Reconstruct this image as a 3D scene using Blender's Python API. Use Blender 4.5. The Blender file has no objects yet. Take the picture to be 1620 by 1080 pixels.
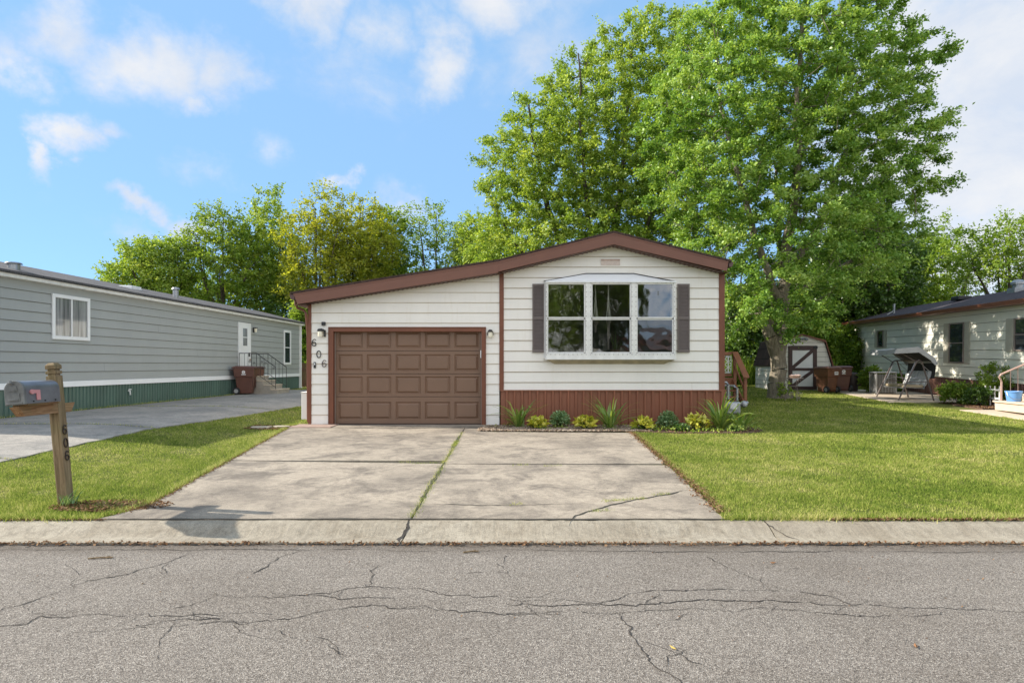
import bpy, math, random
import numpy as np
from mathutils import Matrix, Vector, Euler
S = bpy.context.scene
COL = S.collection
R = math.radians
rng = np.random.default_rng(7)
random.seed(5)

# ------------------------------------------------------------------ materials
def new_mat(name):
    m = bpy.data.materials.new(name); m.use_nodes = True
    nt = m.node_tree; nt.nodes.clear()
    out = nt.nodes.new('ShaderNodeOutputMaterial')
    return m, nt, out

def N(nt, t, **kw):
    n = nt.nodes.new(t)
    for k, v in kw.items(): setattr(n, k, v)
    return n

def ramp(nt, fac, stops):
    r = N(nt, 'ShaderNodeValToRGB')
    e = r.color_ramp.elements
    while len(e) < len(stops): e.new(0.5)
    for i, (p, c) in enumerate(stops):
        e[i].position = p; e[i].color = (*c, 1) if len(c) == 3 else c
    nt.links.new(fac, r.inputs[0])
    return r.outputs[0]

def noise(nt, scale, detail=4, rough=0.55, vec=None, stretch=None, dist=0.0):
    n = N(nt, 'ShaderNodeTexNoise'); n.inputs['Scale'].default_value = scale
    n.inputs['Detail'].default_value = detail; n.inputs['Roughness'].default_value = rough
    n.inputs['Distortion'].default_value = dist
    if vec is None:
        vec = N(nt, 'ShaderNodeTexCoord').outputs['Object']
    if stretch:
        mp = N(nt, 'ShaderNodeMapping'); mp.inputs['Scale'].default_value = stretch
        nt.links.new(vec, mp.inputs[0]); vec = mp.outputs[0]
    nt.links.new(vec, n.inputs['Vector'])
    return n.outputs['Fac']

def mixc(nt, fac, a, b, mode='MIX'):
    m = N(nt, 'ShaderNodeMix', data_type='RGBA', blend_type=mode)
    for s, v in ((0, fac), (6, a), (7, b)):
        if hasattr(v, 'is_linked'): nt.links.new(v, m.inputs[s])
        elif isinstance(v, (int, float)): m.inputs[s].default_value = v
        else: m.inputs[s].default_value = (*v, 1)
    return m.outputs[2]

def math_n(nt, op, a, b=None, clamp=False):
    m = N(nt, 'ShaderNodeMath', operation=op, use_clamp=clamp)
    for i, v in enumerate((a, b)):
        if v is None: continue
        if hasattr(v, 'is_linked'): nt.links.new(v, m.inputs[i])
        else: m.inputs[i].default_value = v
    return m.outputs[0]

def principled(nt, out, color, rough=0.6, metal=0.0, bump=None, bstr=0.3, bdist=0.01, spec=0.5):
    p = N(nt, 'ShaderNodeBsdfPrincipled')
    if hasattr(color, 'is_linked'): nt.links.new(color, p.inputs['Base Color'])
    else: p.inputs['Base Color'].default_value = (*color, 1)
    if hasattr(rough, 'is_linked'): nt.links.new(rough, p.inputs['Roughness'])
    else: p.inputs['Roughness'].default_value = rough
    p.inputs['Metallic'].default_value = metal
    p.inputs['Specular IOR Level'].default_value = spec
    if bump is not None:
        b = N(nt, 'ShaderNodeBump'); b.inputs['Strength'].default_value = bstr
        b.inputs['Distance'].default_value = bdist
        nt.links.new(bump, b.inputs['Height']); nt.links.new(b.outputs[0], p.inputs['Normal'])
    nt.links.new(p.outputs[0], out.inputs[0])
    return p

def simple(name, c, rough=0.6, var=0.25, scale=3.0, bump=0.15, bscale=60, metal=0.0, stretch=None, spec=0.5, c2=None):
    m, nt, out = new_mat(name)
    c2 = c2 or tuple(x * (1 - var) for x in c)
    f = noise(nt, scale, 6, 0.65, stretch=stretch)
    col = ramp(nt, f, [(0.3, c2), (0.68, c)])
    b = noise(nt, bscale, 3, stretch=stretch)
    principled(nt, out, col, rough, metal, b, bump, 0.004, spec)
    return m

M = {}
# siding: paint with faint streaks and wear
def siding_mat(name, c, dirt):
    m, nt, out = new_mat(name)
    f = noise(nt, 1.3, 6, 0.6, stretch=(1, 1, 0.35))
    g = noise(nt, 9, 5, 0.7, stretch=(1.0, 1.0, 0.15))
    col = ramp(nt, f, [(0.3, tuple(x * 0.93 for x in c)), (0.7, c)])
    d = ramp(nt, g, [(0.55, (0, 0, 0)), (0.8, (0.45, 0.45, 0.45))])
    col = mixc(nt, d, col, dirt)
    wv = noise(nt, 1.1, 2, .5, stretch=(1, 1, 2))
    grain = math_n(nt, 'ADD', math_n(nt, 'MULTIPLY', noise(nt, 30, 3, 0.6, stretch=(0.15, 0.15, 6)), .06), wv)
    principled(nt, out, col, 0.55, 0, grain, 0.35, 0.02, 0.35)
    return m
M['siding'] = siding_mat('cream_siding', (0.84, 0.80, 0.74), (0.70, 0.63, 0.52))
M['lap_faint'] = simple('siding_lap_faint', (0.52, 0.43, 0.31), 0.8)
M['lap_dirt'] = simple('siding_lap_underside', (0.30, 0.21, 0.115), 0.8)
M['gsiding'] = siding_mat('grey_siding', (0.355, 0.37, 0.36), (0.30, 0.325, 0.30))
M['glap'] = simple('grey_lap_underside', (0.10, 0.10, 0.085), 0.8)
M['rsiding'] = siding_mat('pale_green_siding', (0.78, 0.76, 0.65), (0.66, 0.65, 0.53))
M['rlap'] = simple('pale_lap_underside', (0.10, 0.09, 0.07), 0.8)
M['ssiding'] = siding_mat('shed_siding', (0.78, 0.74, 0.67), (0.6, 0.56, 0.47))
M['brown_trim'] = simple('brown_painted_trim', (0.188, 0.060, 0.027), 0.5, 0.25, 2.0, 0.1)
M['fascia'] = simple('brown_metal_fascia', (0.18, 0.070, 0.042), 0.42, 0.15, 2.0, 0.06)
M['soffit'] = simple('dark_brown_soffit', (0.14, 0.065, 0.05), 0.6)
M['skirt'] = simple('red_brown_skirting', (0.262, 0.094, 0.048), 0.5, 0.22, 2.5, 0.08, stretch=(1, 1, 0.3))
M['rskirt'] = simple('brown_skirting', (0.17, 0.085, 0.065), 0.5, 0.3, 2.5, 0.1)
M['green_skirt'] = simple('dark_green_skirting', (0.085, 0.155, 0.125), 0.45, 0.35, 1.5, 0.06, stretch=(1, 1, 0.2))
M['garage'] = simple('brown_garage_door', (0.19, 0.108, 0.067), 0.42, 0.12, 1.5, 0.08, 90)
M['white'] = simple('white_painted_metal', (0.80, 0.80, 0.80), 0.4, 0.06, 2.0, 0.04)
M['weathered_white'] = simple('weathered_white_aluminium', (0.80, 0.785, 0.75), 0.42, 0.2, 7.0, 0.05)
M['shutter'] = simple('grey_brown_shutter', (0.155, 0.125, 0.115), 0.6, 0.15)
M['beige_shutter'] = simple('beige_shutter', (0.47, 0.44, 0.36), 0.6, 0.15)
M['black'] = simple('black_painted_metal', (0.018, 0.018, 0.02), 0.45, 0.2)
M['grey_metal'] = simple('grey_metal', (0.36, 0.37, 0.38), 0.38, 0.2, 5, 0.05, metal=0.6)
M['rubber'] = simple('black_rubber', (0.02, 0.02, 0.022), 0.8)
M['bin'] = simple('brown_plastic', (0.125, 0.050, 0.035), 0.42, 0.3, 2.5, 0.08)
M['dark_bin'] = simple('dark_plastic', (0.05, 0.035, 0.032), 0.5)
M['label'] = simple('white_print', (0.75, 0.75, 0.75), 0.6, 0.1)
M['lamp_glass'] = simple('frosted_lamp_glass', (0.80, 0.74, 0.58), 0.3, 0.1)
M['conc_step'] = simple('concrete_step', (0.36, 0.33, 0.28), 0.9, 0.35, 3.0, 0.4, 80)
M['tan_step'] = simple('tan_concrete_step', (0.56, 0.46, 0.35), 0.9, 0.2, 3.0, 0.3, 80)
M['white_lattice'] = simple('white_iron_panel', (0.72, 0.72, 0.70), 0.5, 0.2)
M['deck'] = simple('red_brown_deck_stain', (0.25, 0.095, 0.045), 0.6, 0.35, 4, 0.25, 60, stretch=(1, 1, 0.3))
M['paver'] = simple('pink_paver', (0.36, 0.25, 0.20), 0.9, 0.3, 6, 0.4)
M['stone'] = simple('tan_stone', (0.44, 0.38, 0.29), 0.9, 0.35, 8, 0.5)
M['bucket'] = simple('blue_plastic', (0.13, 0.30, 0.60), 0.4, 0.1)
M['iron'] = simple('rusty_white_iron', (0.33, 0.26, 0.23), 0.6, 0.5, 12, 0.2)
M['pink'] = simple('pinkish_rail_paint', (0.45, 0.30, 0.25), 0.5, 0.25)
M['canvas'] = simple('grey_canvas', (0.40, 0.40, 0.40), 0.85, 0.25, 4, 0.2, 200)
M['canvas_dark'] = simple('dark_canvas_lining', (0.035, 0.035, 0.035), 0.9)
M['swing_frame'] = simple('dark_swing_frame', (0.13, 0.10, 0.09), 0.45, 0.2)
M['taupe'] = simple('taupe_frame', (0.25, 0.20, 0.17), 0.45, 0.2)
M['wicker'] = simple('basket_wicker', (0.5, 0.36, 0.26), 0.8, 0.4, 20, 0.4)
M['rope'] = simple('cotton_rope', (0.72, 0.68, 0.58), 0.9, 0.2, 40, 0.4)
M['cushion'] = simple('pale_cloth', (0.6, 0.56, 0.5), 0.9, 0.45, 9, 0.3)
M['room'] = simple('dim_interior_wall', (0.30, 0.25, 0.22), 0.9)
M['gutter_dark'] = simple('dark_brown_gutter', (0.11, 0.05, 0.045), 0.4)
M['copper'] = simple('red_brown_gutter', (0.23, 0.085, 0.05), 0.38, 0.25)
M['pink_flag'] = simple('faded_red_flag', (0.62, 0.27, 0.27), 0.5, 0.15)
M['mailbox'] = simple('dull_grey_mailbox_metal', (0.20, 0.20, 0.215), 0.36, 0.35, 6, 0.1, 25, metal=0.35)
M['mailbox_door'] = simple('dirty_mailbox_door', (0.20, 0.20, 0.19), 0.5, 0.5, 12, 0.1, metal=0.2)
M['mulch'] = simple('brown_mulch_soil', (0.13, 0.075, 0.045), 1.0, 0.5, 14, 0.9, 40)

# weathered wood
def wood_mat(name, c, c2, c3, st):
    m, nt, out = new_mat(name)
    f = noise(nt, 22, 6, 0.7, stretch=st, dist=0.8)
    col = ramp(nt, f, [(0.3, c2), (0.55, c), (0.75, c3)])
    g = noise(nt, 3, 3)
    col = mixc(nt, ramp(nt, g, [(0.45, (0, 0, 0)), (0.75, (0.7, 0.7, 0.7))]), col, (0.16, 0.15, 0.06))
    principled(nt, out, col, 0.85, 0, f, 0.6, 0.006, 0.2)
    return m
M['post_wood'] = wood_mat('weathered_post_wood', (0.27, 0.19, 0.11), (0.10, 0.065, 0.035), (0.36, 0.27, 0.17), (1.6, 1.6, 0.10))
M['arm_wood'] = wood_mat('weathered_arm_wood', (0.33, 0.19, 0.10), (0.14, 0.07, 0.035), (0.45, 0.33, 0.22), (1.6, 0.10, 1.6))
M['fence_wood'] = wood_mat('brown_fence_wood', (0.17, 0.10, 0.07), (0.08, 0.05, 0.035), (0.22, 0.14, 0.1), (1.6, 1.6, 0.1))

# shingles: courses with random tab tone
def shingle_mat(name, a, b, c):
    m, nt, out = new_mat(name)
    tc = N(nt, 'ShaderNodeTexCoord').outputs['Object']
    mp = N(nt, 'ShaderNodeMapping'); mp.inputs['Rotation'].default_value = (0, 0, R(90))
    nt.links.new(tc, mp.inputs[0])
    br = N(nt, 'ShaderNodeTexBrick')
    br.inputs['Scale'].default_value = 1.0; br.inputs['Brick Width'].default_value = 0.3
    br.inputs['Row Height'].default_value = 0.14; br.inputs['Mortar Size'].default_value = 0.008
    br.inputs['Color1'].default_value = (*a, 1); br.inputs['Color2'].default_value = (*b, 1)
    br.inputs['Mortar'].default_value = (*c, 1)
    nt.links.new(mp.outputs[0], br.inputs['Vector'])
    f = noise(nt, 60, 3)
    col = mixc(nt, 0.5, br.outputs['Color'], ramp(nt, f, [(0.35, c), (0.7, b)]))
    principled(nt, out, col, 0.95, 0, br.outputs['Fac'], -0.6, 0.01, 0.2)
    return m
M['shingle_grey'] = shingle_mat('grey_shingles', (0.085, 0.08, 0.085), (0.15, 0.145, 0.15), (0.03, 0.03, 0.03))
M['shingle_dark'] = shingle_mat('dark_purple_shingles', (0.055, 0.045, 0.055), (0.095, 0.08, 0.09), (0.02, 0.02, 0.02))
M['shingle_brown'] = shingle_mat('dark_brown_shingles', (0.06, 0.035, 0.03), (0.10, 0.065, 0.055), (0.02, 0.015, 0.012))

# glass: see-through pane with mirror reflection
def glass_mat(name, base=(0.9, 0.93, 0.92), blend=0.30, rough=0.015, lo=0.16):
    m, nt, out = new_mat(name)
    tr = N(nt, 'ShaderNodeBsdfTransparent'); tr.inputs[0].default_value = (*base, 1)
    gl = N(nt, 'ShaderNodeBsdfGlossy'); gl.inputs['Roughness'].default_value = rough
    gl.inputs[0].default_value = (0.95, 0.97, 1, 1)
    w = noise(nt, 1.6, 2)
    b = N(nt, 'ShaderNodeBump'); b.inputs['Strength'].default_value = 0.5; b.inputs['Distance'].default_value = 0.03
    nt.links.new(w, b.inputs['Height']); nt.links.new(b.outputs[0], gl.inputs['Normal'])
    lw = N(nt, 'ShaderNodeLayerWeight'); lw.inputs['Blend'].default_value = blend
    f = math_n(nt, 'ADD', lw.outputs['Fresnel'], lo, True)
    mx = N(nt, 'ShaderNodeMixShader')
    nt.links.new(f, mx.inputs[0]); nt.links.new(tr.outputs[0], mx.inputs[1]); nt.links.new(gl.outputs[0], mx.inputs[2])
    nt.links.new(mx.outputs[0], out.inputs[0])
    return m
M['glass'] = glass_mat('window_glass', lo=0.15, rough=.03)
m, nt, out = new_mat('dark_window_glass')
principled(nt, out, (0.03, 0.04, 0.045), 0.04, 0, None, spec=1.0); M['dark_glass'] = m
m, nt, out = new_mat('curtained_glass')
f = noise(nt, 14, 3, stretch=(1, 1.0, 0.05))
principled(nt, out, ramp(nt, f, [(0.35, (0.10, 0.11, 0.11)), (0.65, (0.30, 0.31, 0.31))]), 0.06, 0, None, spec=0.9); M['curtain_glass'] = m

# asphalt
m, nt, out = new_mat('worn_asphalt')
tc = N(nt, 'ShaderNodeTexCoord').outputs['Object']
vo = N(nt, 'ShaderNodeTexVoronoi'); vo.inputs['Scale'].default_value = 175; nt.links.new(tc, vo.inputs['Vector'])
st = N(nt, 'ShaderNodeSeparateColor'); nt.links.new(vo.outputs['Color'], st.inputs[0])
agg = ramp(nt, st.outputs[0], [(0.0, (0.080, 0.068, 0.057)), (0.4, (0.180, 0.155, 0.130)), (0.8, (0.262, 0.230, 0.195)), (1.0, (0.41, 0.37, 0.32))])
big = noise(nt, 0.7, 5, 0.65, stretch=(0.5, 1.2, 1))
col = mixc(nt, 1.0, agg, ramp(nt, big, [(0.3, (0.82, 0.80, 0.78)), (0.5, (1.0, 1.0, 1.0)), (0.7, (1.14, 1.14, 1.14))]), 'MULTIPLY')
st2 = noise(nt, 2.6, 6, 0.7)
col = mixc(nt, ramp(nt, st2, [(0.58, (0, 0, 0)), (0.8, (0.35, 0.35, 0.35))]), col, (0.09, 0.08, 0.075))
sy = N(nt, 'ShaderNodeSeparateXYZ'); nt.links.new(tc, sy.inputs[0])
ed = N(nt, 'ShaderNodeMapRange'); ed.inputs[1].default_value = 4.72; ed.inputs[2].default_value = 5.0; nt.links.new(sy.outputs[1], ed.inputs[0])
edn = ramp(nt, noise(nt, 3.0, 6, .7, stretch=(.5, 1, 1)), [(.32, (.15, .15, .15)), (.62, (.85, .85, .85))])
col = mixc(nt, math_n(nt, 'MULTIPLY', ed.outputs[0], edn), col, (.095, .072, .052))
nb = noise(nt, 160, 3)
hb = math_n(nt, 'ADD', vo.outputs['Distance'], nb)
principled(nt, out, col, 0.92, 0, hb, 0.7, 0.006, 0.25)
M['asphalt'] = m
M['crack'] = simple('road_crack_dirt', (0.045, 0.038, 0.032), 1.0, 0.4, 30, 0.3)

# concrete
def concrete(name, c, stain, grain=120, broom=None):
    m, nt, out = new_mat(name)
    f = noise(nt, 0.9, 8, 0.68)
    col = ramp(nt, f, [(0.3, tuple(x * 0.78 for x in c)), (0.65, c)])
    s = noise(nt, 1.7, 7, 0.72, dist=0.6)
    col = mixc(nt, ramp(nt, s, [(0.47, (0, 0, 0)), (0.64, (0.72, 0.72, 0.72))]), col, stain)
    md = noise(nt, 13, 7, .8)
    col = mixc(nt, .8, col, ramp(nt, md, [(.36, (.66, .65, .64)), (.53, (1.02, 1.02, 1.02)), (.7, (1.16, 1.16, 1.14))]), 'MULTIPLY')
    bl = noise(nt, .55, 4, .6, dist=.4)
    col = mixc(nt, ramp(nt, bl, [(.48, (0, 0, 0)), (.70, (.7, .7, .7))]), col, stain)
    g = noise(nt, grain, 2)
    col = mixc(nt, 0.8, col, ramp(nt, g, [(0.35, (0.62, 0.62, 0.62)), (0.6, (1.12, 1.1, 1.08))]), 'MULTIPLY')
    h = g
    if broom:
        bm = noise(nt, 26, 3, .6, stretch=broom)
        col = mixc(nt, .28, col, ramp(nt, bm, [(.38, (.68, .66, .62)), (.56, (1.06, 1.06, 1.06))]), 'MULTIPLY')
        h = math_n(nt, 'ADD', math_n(nt, 'MULTIPLY', bm, 1.5), math_n(nt, 'MULTIPLY', g, 0.5))
    principled(nt, out, col, 0.9, 0, h, 0.5, 0.006, 0.3)
    return m
M['concrete'] = concrete('driveway_concrete', (0.41, 0.35, 0.275), (0.115, 0.098, 0.082))
M['kerb'] = concrete('kerb_concrete', (0.39, 0.345, 0.27), (0.24, 0.20, 0.145), 140, broom=(1.2, 0.08, 0.3))
M['concrete2'] = concrete('grey_driveway_concrete', (0.37, 0.34, 0.30), (0.18, 0.175, 0.165))
M['joint'] = simple('joint_dirt', (0.05, 0.045, 0.032), 1.0, 0.4, 20)

# soil / turf base under the grass blades
m, nt, out = new_mat('turf_soil')
f = noise(nt, 1.1, 6, 0.6); g = noise(nt, 35, 4, 0.7)
col = ramp(nt, f, [(0.35, (0.075, 0.10, 0.022)), (0.62, (0.14, 0.15, 0.04))])
col = mixc(nt, ramp(nt, g, [(0.45, (0, 0, 0)), (0.75, (0.6, 0.6, 0.6))]), col, (0.12, 0.09, 0.045))
principled(nt, out, col, 1.0, 0, g, 0.8, 0.03, 0.1)
M['turf'] = m

# leaves: diffuse + translucent, tone varies leaf by leaf and clump by clump
def leaf_mat(name, dark, mid, light, trans=0.42, clump=0.5, gloss=0.1):
    m, nt, out = new_mat(name)
    at = N(nt, 'ShaderNodeAttribute'); at.attribute_name = 'tone'
    cl = noise(nt, clump, 3)
    f = math_n(nt, 'ADD', math_n(nt, 'MULTIPLY', at.outputs['Fac'], 0.6), math_n(nt, 'MULTIPLY', cl, 0.55))
    col = ramp(nt, f, [(0.22, dark), (0.52, mid), (0.85, light)])
    d = N(nt, 'ShaderNodeBsdfDiffuse'); nt.links.new(col, d.inputs[0])
    t = N(nt, 'ShaderNodeBsdfTranslucent')
    tcol = mixc(nt, 1.0, col, (1.25, 1.15, 0.5), 'MULTIPLY'); nt.links.new(tcol, t.inputs[0])
    mx = N(nt, 'ShaderNodeMixShader'); mx.inputs[0].default_value = trans
    nt.links.new(d.outputs[0], mx.inputs[1]); nt.links.new(t.outputs[0], mx.inputs[2])
    g = N(nt, 'ShaderNodeBsdfGlossy'); g.inputs['Roughness'].default_value = 0.4
    mx2 = N(nt, 'ShaderNodeMixShader'); mx2.inputs[0].default_value = gloss * 0.5
    nt.links.new(mx.outputs[0], mx2.inputs[1]); nt.links.new(g.outputs[0], mx2.inputs[2])
    nt.links.new(mx2.outputs[0], out.inputs[0])
    return m
M['leaf_maple'] = leaf_mat('maple_leaves', (0.065, 0.16, 0.026), (0.215, 0.375, 0.062), (0.46, 0.60, 0.17), 0.40, gloss=.06)
M['leaf_yellow'] = leaf_mat('yellow_green_leaves', (0.085, 0.165, 0.024), (0.25, 0.38, 0.055), (0.50, 0.59, 0.15), 0.43, gloss=.05)
M['leaf_gold'] = leaf_mat('gold_green_leaves', (0.13, 0.175, 0.02), (0.31, 0.365, 0.04), (0.48, 0.49, 0.08), 0.55, gloss=.04)
M['leaf_dark'] = leaf_mat('dark_green_leaves', (0.035, 0.08, 0.015), (0.07, 0.145, 0.022), (0.14, 0.235, 0.04))
M['leaf_mid'] = leaf_mat('mid_green_leaves', (0.07, 0.145, 0.02), (0.185, 0.295, 0.04), (0.35, 0.45, 0.09), 0.5, gloss=.04)
m, nt, out = new_mat('lawn_grass_blades')
at = N(nt, 'ShaderNodeAttribute'); at.attribute_name = 'tone'
f = math_n(nt, 'ADD', math_n(nt, 'MULTIPLY', at.outputs['Fac'], .42), math_n(nt, 'ADD', math_n(nt, 'MULTIPLY', noise(nt, .55, 4, .6), .34), math_n(nt, 'MULTIPLY', noise(nt, 4.5, 4, .65), .38)))
col = ramp(nt, f, [(.28, (.055, .115, .018)), (.46, (.20, .275, .042)), (.61, (.40, .43, .10)), (.78, (.64, .56, .25))])
df = N(nt, 'ShaderNodeBsdfDiffuse'); nt.links.new(col, df.inputs[0]); tl = N(nt, 'ShaderNodeBsdfTranslucent'); nt.links.new(col, tl.inputs[0])
mx = N(nt, 'ShaderNodeMixShader'); mx.inputs[0].default_value = .38; nt.links.new(df.outputs[0], mx.inputs[1]); nt.links.new(tl.outputs[0], mx.inputs[2]); nt.links.new(mx.outputs[0], out.inputs[0]); M['grass'] = m
M['weed'] = leaf_mat('weed_leaves', (0.05, 0.12, 0.03), (0.09, 0.19, 0.04), (0.15, 0.26, 0.06))
M['daylily'] = leaf_mat('daylily_blades', (0.11, 0.20, 0.04), (0.22, 0.34, 0.065), (0.42, 0.50, 0.16), 0.35)
M['hosta'] = leaf_mat('yellow_hosta_leaves', (0.30, 0.36, 0.03), (0.60, 0.58, 0.06), (0.78, 0.72, 0.16), 0.3)
M['sedum'] = leaf_mat('grey_green_sedum_leaves', (0.10, 0.19, 0.075), (0.20, 0.33, 0.13), (0.36, 0.48, 0.24), 0.25)
def bark_mat(name, a, b):
    m, nt, out = new_mat(name)
    f = noise(nt, 9, 7, 0.7, stretch=(2.2, 2.2, 0.35), dist=0.5)
    col = ramp(nt, f, [(0.32, b), (0.62, a)])
    principled(nt, out, col, 0.95, 0, f, 0.9, 0.04, 0.1)
    return m
M['bark'] = bark_mat('grey_brown_bark', (0.30, 0.26, 0.20), (0.12, 0.10, 0.075))
M['bark_dark'] = bark_mat('dark_bark', (0.13, 0.11, 0.085), (0.05, 0.04, 0.03))
M['pebble'] = leaf_mat('tan_pebbles', (0.11, 0.075, 0.05), (0.24, 0.172, 0.12), (0.42, 0.34, 0.26), 0.0, 3.0, 0.02)
M['litter'] = leaf_mat('dry_leaf_litter', (0.07, 0.035, 0.02), (0.16, 0.085, 0.045), (0.30, 0.19, 0.11), 0.1, 3.0, 0.0)

# ------------------------------------------------------------------ object helpers
WM = {}
def tag(o, label=None, cat=None, group=None, kind=None):
    if label: o['label'] = label
    if cat: o['category'] = cat
    if group: o['group'] = group
    if kind: o['kind'] = kind
    return o

def thing(name, label, cat, loc=(0, 0, 0), rot=(0, 0, 0), group=None):
    o = bpy.data.objects.new(name, None); COL.objects.link(o)
    o.empty_display_size = 0.2
    o.location = loc; o.rotation_euler = rot
    WM[o] = Matrix.Translation(loc) @ Euler(rot).to_matrix().to_4x4()
    return tag(o, label, cat, group)

class MB:
    """collects shapes, then links them as ONE mesh object"""
    def __init__(s): s.v = []; s.f = []; s.m = []
    def add(s, vs, fs, mi=0):
        o = len(s.v); s.v += [tuple(p) for p in vs]
        for f in fs: s.f.append(tuple(i + o for i in f)); s.m.append(mi)
    def box(s, x0, x1, y0, y1, z0, z1, mi=0, mat=None):
        vs = [(x, y, z) for z in (z0, z1) for y in (y0, y1) for x in (x0, x1)]
        if mat is not None: vs = [tuple(mat @ Vector(p)) for p in vs]
        s.add(vs, [(0, 2, 3, 1), (4, 5, 7, 6), (0, 1, 5, 4), (2, 6, 7, 3), (0, 4, 6, 2), (1, 3, 7, 5)], mi)
    def quad(s, a, b, c, d, mi=0): s.add([a, b, c, d], [(0, 1, 2, 3)], mi)
    def prism(s, poly, d0, d1, axis='y', mi=0):
        """extrude a 2D outline along an axis: 'y' takes (x,z), 'x' takes (y,z), 'z' takes (x,y)"""
        n = len(poly)
        f = {'y': lambda p, d: (p[0], d, p[1]), 'x': lambda p, d: (d, p[0], p[1]), 'z': lambda p, d: (p[0], p[1], d)}[axis]
        vs = [f(p, d0) for p in poly] + [f(p, d1) for p in poly]
        s.add(vs, [tuple(range(n))[::-1], tuple(range(n, 2 * n))] + [(i, (i + 1) % n, n + (i + 1) % n, n + i) for i in range(n)], mi)
    def tube(s, pts, r, n=8, mi=0, cap=True, flat=None):
        pts = [Vector(p) for p in pts]
        rs = r if isinstance(r, (list, tuple)) else [r] * len(pts)
        rings = []
        up = Vector((0, 0, 1))
        for i, p in enumerate(pts):
            t = (pts[min(i + 1, len(pts) - 1)] - pts[max(i - 1, 0)])
            t = t.normalized() if t.length > 1e-9 else Vector((0, 0, 1))
            a = t.cross(up if abs(t.z) < 0.95 else Vector((0, 1, 0))).normalized(); b = t.cross(a)
            rings.append([p + (a * math.cos(2 * math.pi * k / n) + b * math.sin(2 * math.pi * k / n)) * rs[i] for k in range(n)])
        vs = [q for rg in rings for q in rg]; fs = []
        for i in range(len(pts) - 1):
            for k in range(n):
                fs.append((i * n + k, i * n + (k + 1) % n, (i + 1) * n + (k + 1) % n, (i + 1) * n + k))
        if cap: fs += [tuple(range(n))[::-1], tuple(range((len(pts) - 1) * n, len(pts) * n))]
        s.add(vs, fs, mi)
    def lathe(s, prof, c=(0, 0, 0), n=24, mi=0):
        vs = [(c[0] + r * math.cos(2 * math.pi * k / n), c[1] + r * math.sin(2 * math.pi * k / n), c[2] + z) for r, z in prof for k in range(n)]
        fs = []
        for i in range(len(prof) - 1):
            for k in range(n):
                fs.append((i * n + k, i * n + (k + 1) % n, (i + 1) * n + (k + 1) % n, (i + 1) * n + k))
        s.add(vs, fs + [tuple(range(n))[::-1], tuple(range((len(prof) - 1) * n, len(prof) * n))], mi)
    def blob(s, c, r, seed=0, n=12, mi=0):
        rr = random.Random(seed); vs = []; fs = []
        for i in range(n // 2 + 1):
            th = math.pi * i / (n // 2)
            for k in range(n):
                ph = 2 * math.pi * k / n; w = 1 + rr.uniform(-.12, .12)
                vs.append((c[0] + r[0] * w * math.sin(th) * math.cos(ph), c[1] + r[1] * w * math.sin(th) * math.sin(ph), c[2] + r[2] * math.cos(th)))
        for i in range(n // 2):
            for k in range(n):
                fs.append((i * n + k, (i + 1) * n + k, (i + 1) * n + (k + 1) % n, i * n + (k + 1) % n))
        s.add(vs, fs, mi)
    def build(s, name, mat, parent=None, world=False, smooth=False, bevel=0.0, seg=2):
        me = bpy.data.meshes.new(name)
        v = s.v
        if world and parent is not None:
            inv = WM[parent].inverted(); v = [tuple(inv @ Vector(p)) for p in v]
        me.from_pydata(v, [], s.f)
        mats = mat if isinstance(mat, (list, tuple)) else [mat]
        for q in mats: me.materials.append(M[q] if isinstance(q, str) else q)
        me.polygons.foreach_set('material_index', s.m)
        if smooth: me.polygons.foreach_set('use_smooth', [True] * len(me.polygons))
        me.validate(); me.update()
        o = bpy.data.objects.new(name, me); COL.objects.link(o)
        if parent is not None: o.parent = parent; WM[o] = WM[parent]
        if bevel:
            b = o.modifiers.new('edge', 'BEVEL'); b.width = bevel; b.segments = seg; b.limit_method = 'ANGLE'
        if smooth:
            bpy.context.view_layer.objects.active = o
            try: me.set_sharp_from_angle(angle=R(40))
            except Exception: pass
        return o

def np_mesh(name, verts, faces, mat, parent=None, tone=None, smooth=False):
    """mesh from numpy arrays; faces (n,3) or (n,4); tone = one value per face"""
    me = bpy.data.meshes.new(name)
    nf, k = faces.shape
    me.vertices.add(len(verts)); me.vertices.foreach_set('co', np.ascontiguousarray(verts, dtype=np.float32).ravel())
    me.loops.add(nf * k); me.loops.foreach_set('vertex_index', np.ascontiguousarray(faces, dtype=np.int32).ravel())
    me.polygons.add(nf); me.polygons.foreach_set('loop_start', np.arange(0, nf * k, k, dtype=np.int32))
    if smooth: me.polygons.foreach_set('use_smooth', np.ones(nf, dtype=bool))
    me.materials.append(M[mat] if isinstance(mat, str) else mat)
    if tone is not None:
        a = me.attributes.new('tone', 'FLOAT', 'FACE'); a.data.foreach_set('value', np.ascontiguousarray(tone, dtype=np.float32))
    me.update(calc_edges=True)
    o = bpy.data.objects.new(name, me); COL.objects.link(o)
    if parent is not None: o.parent = parent
    return o

def clip(poly, a, b, c):
    """keep the part of a 2D polygon where a*x+b*y+c >= 0"""
    res = []
    for i in range(len(poly)):
        p, q = poly[i], poly[(i + 1) % len(poly)]
        dp, dq = a * p[0] + b * p[1] + c, a * q[0] + b * q[1] + c
        if dp >= 0: res.append(p)
        if (dp >= 0) != (dq >= 0):
            t = dp / (dp - dq); res.append((p[0] + t * (q[0] - p[0]), p[1] + t * (q[1] - p[1])))
    return res

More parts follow.
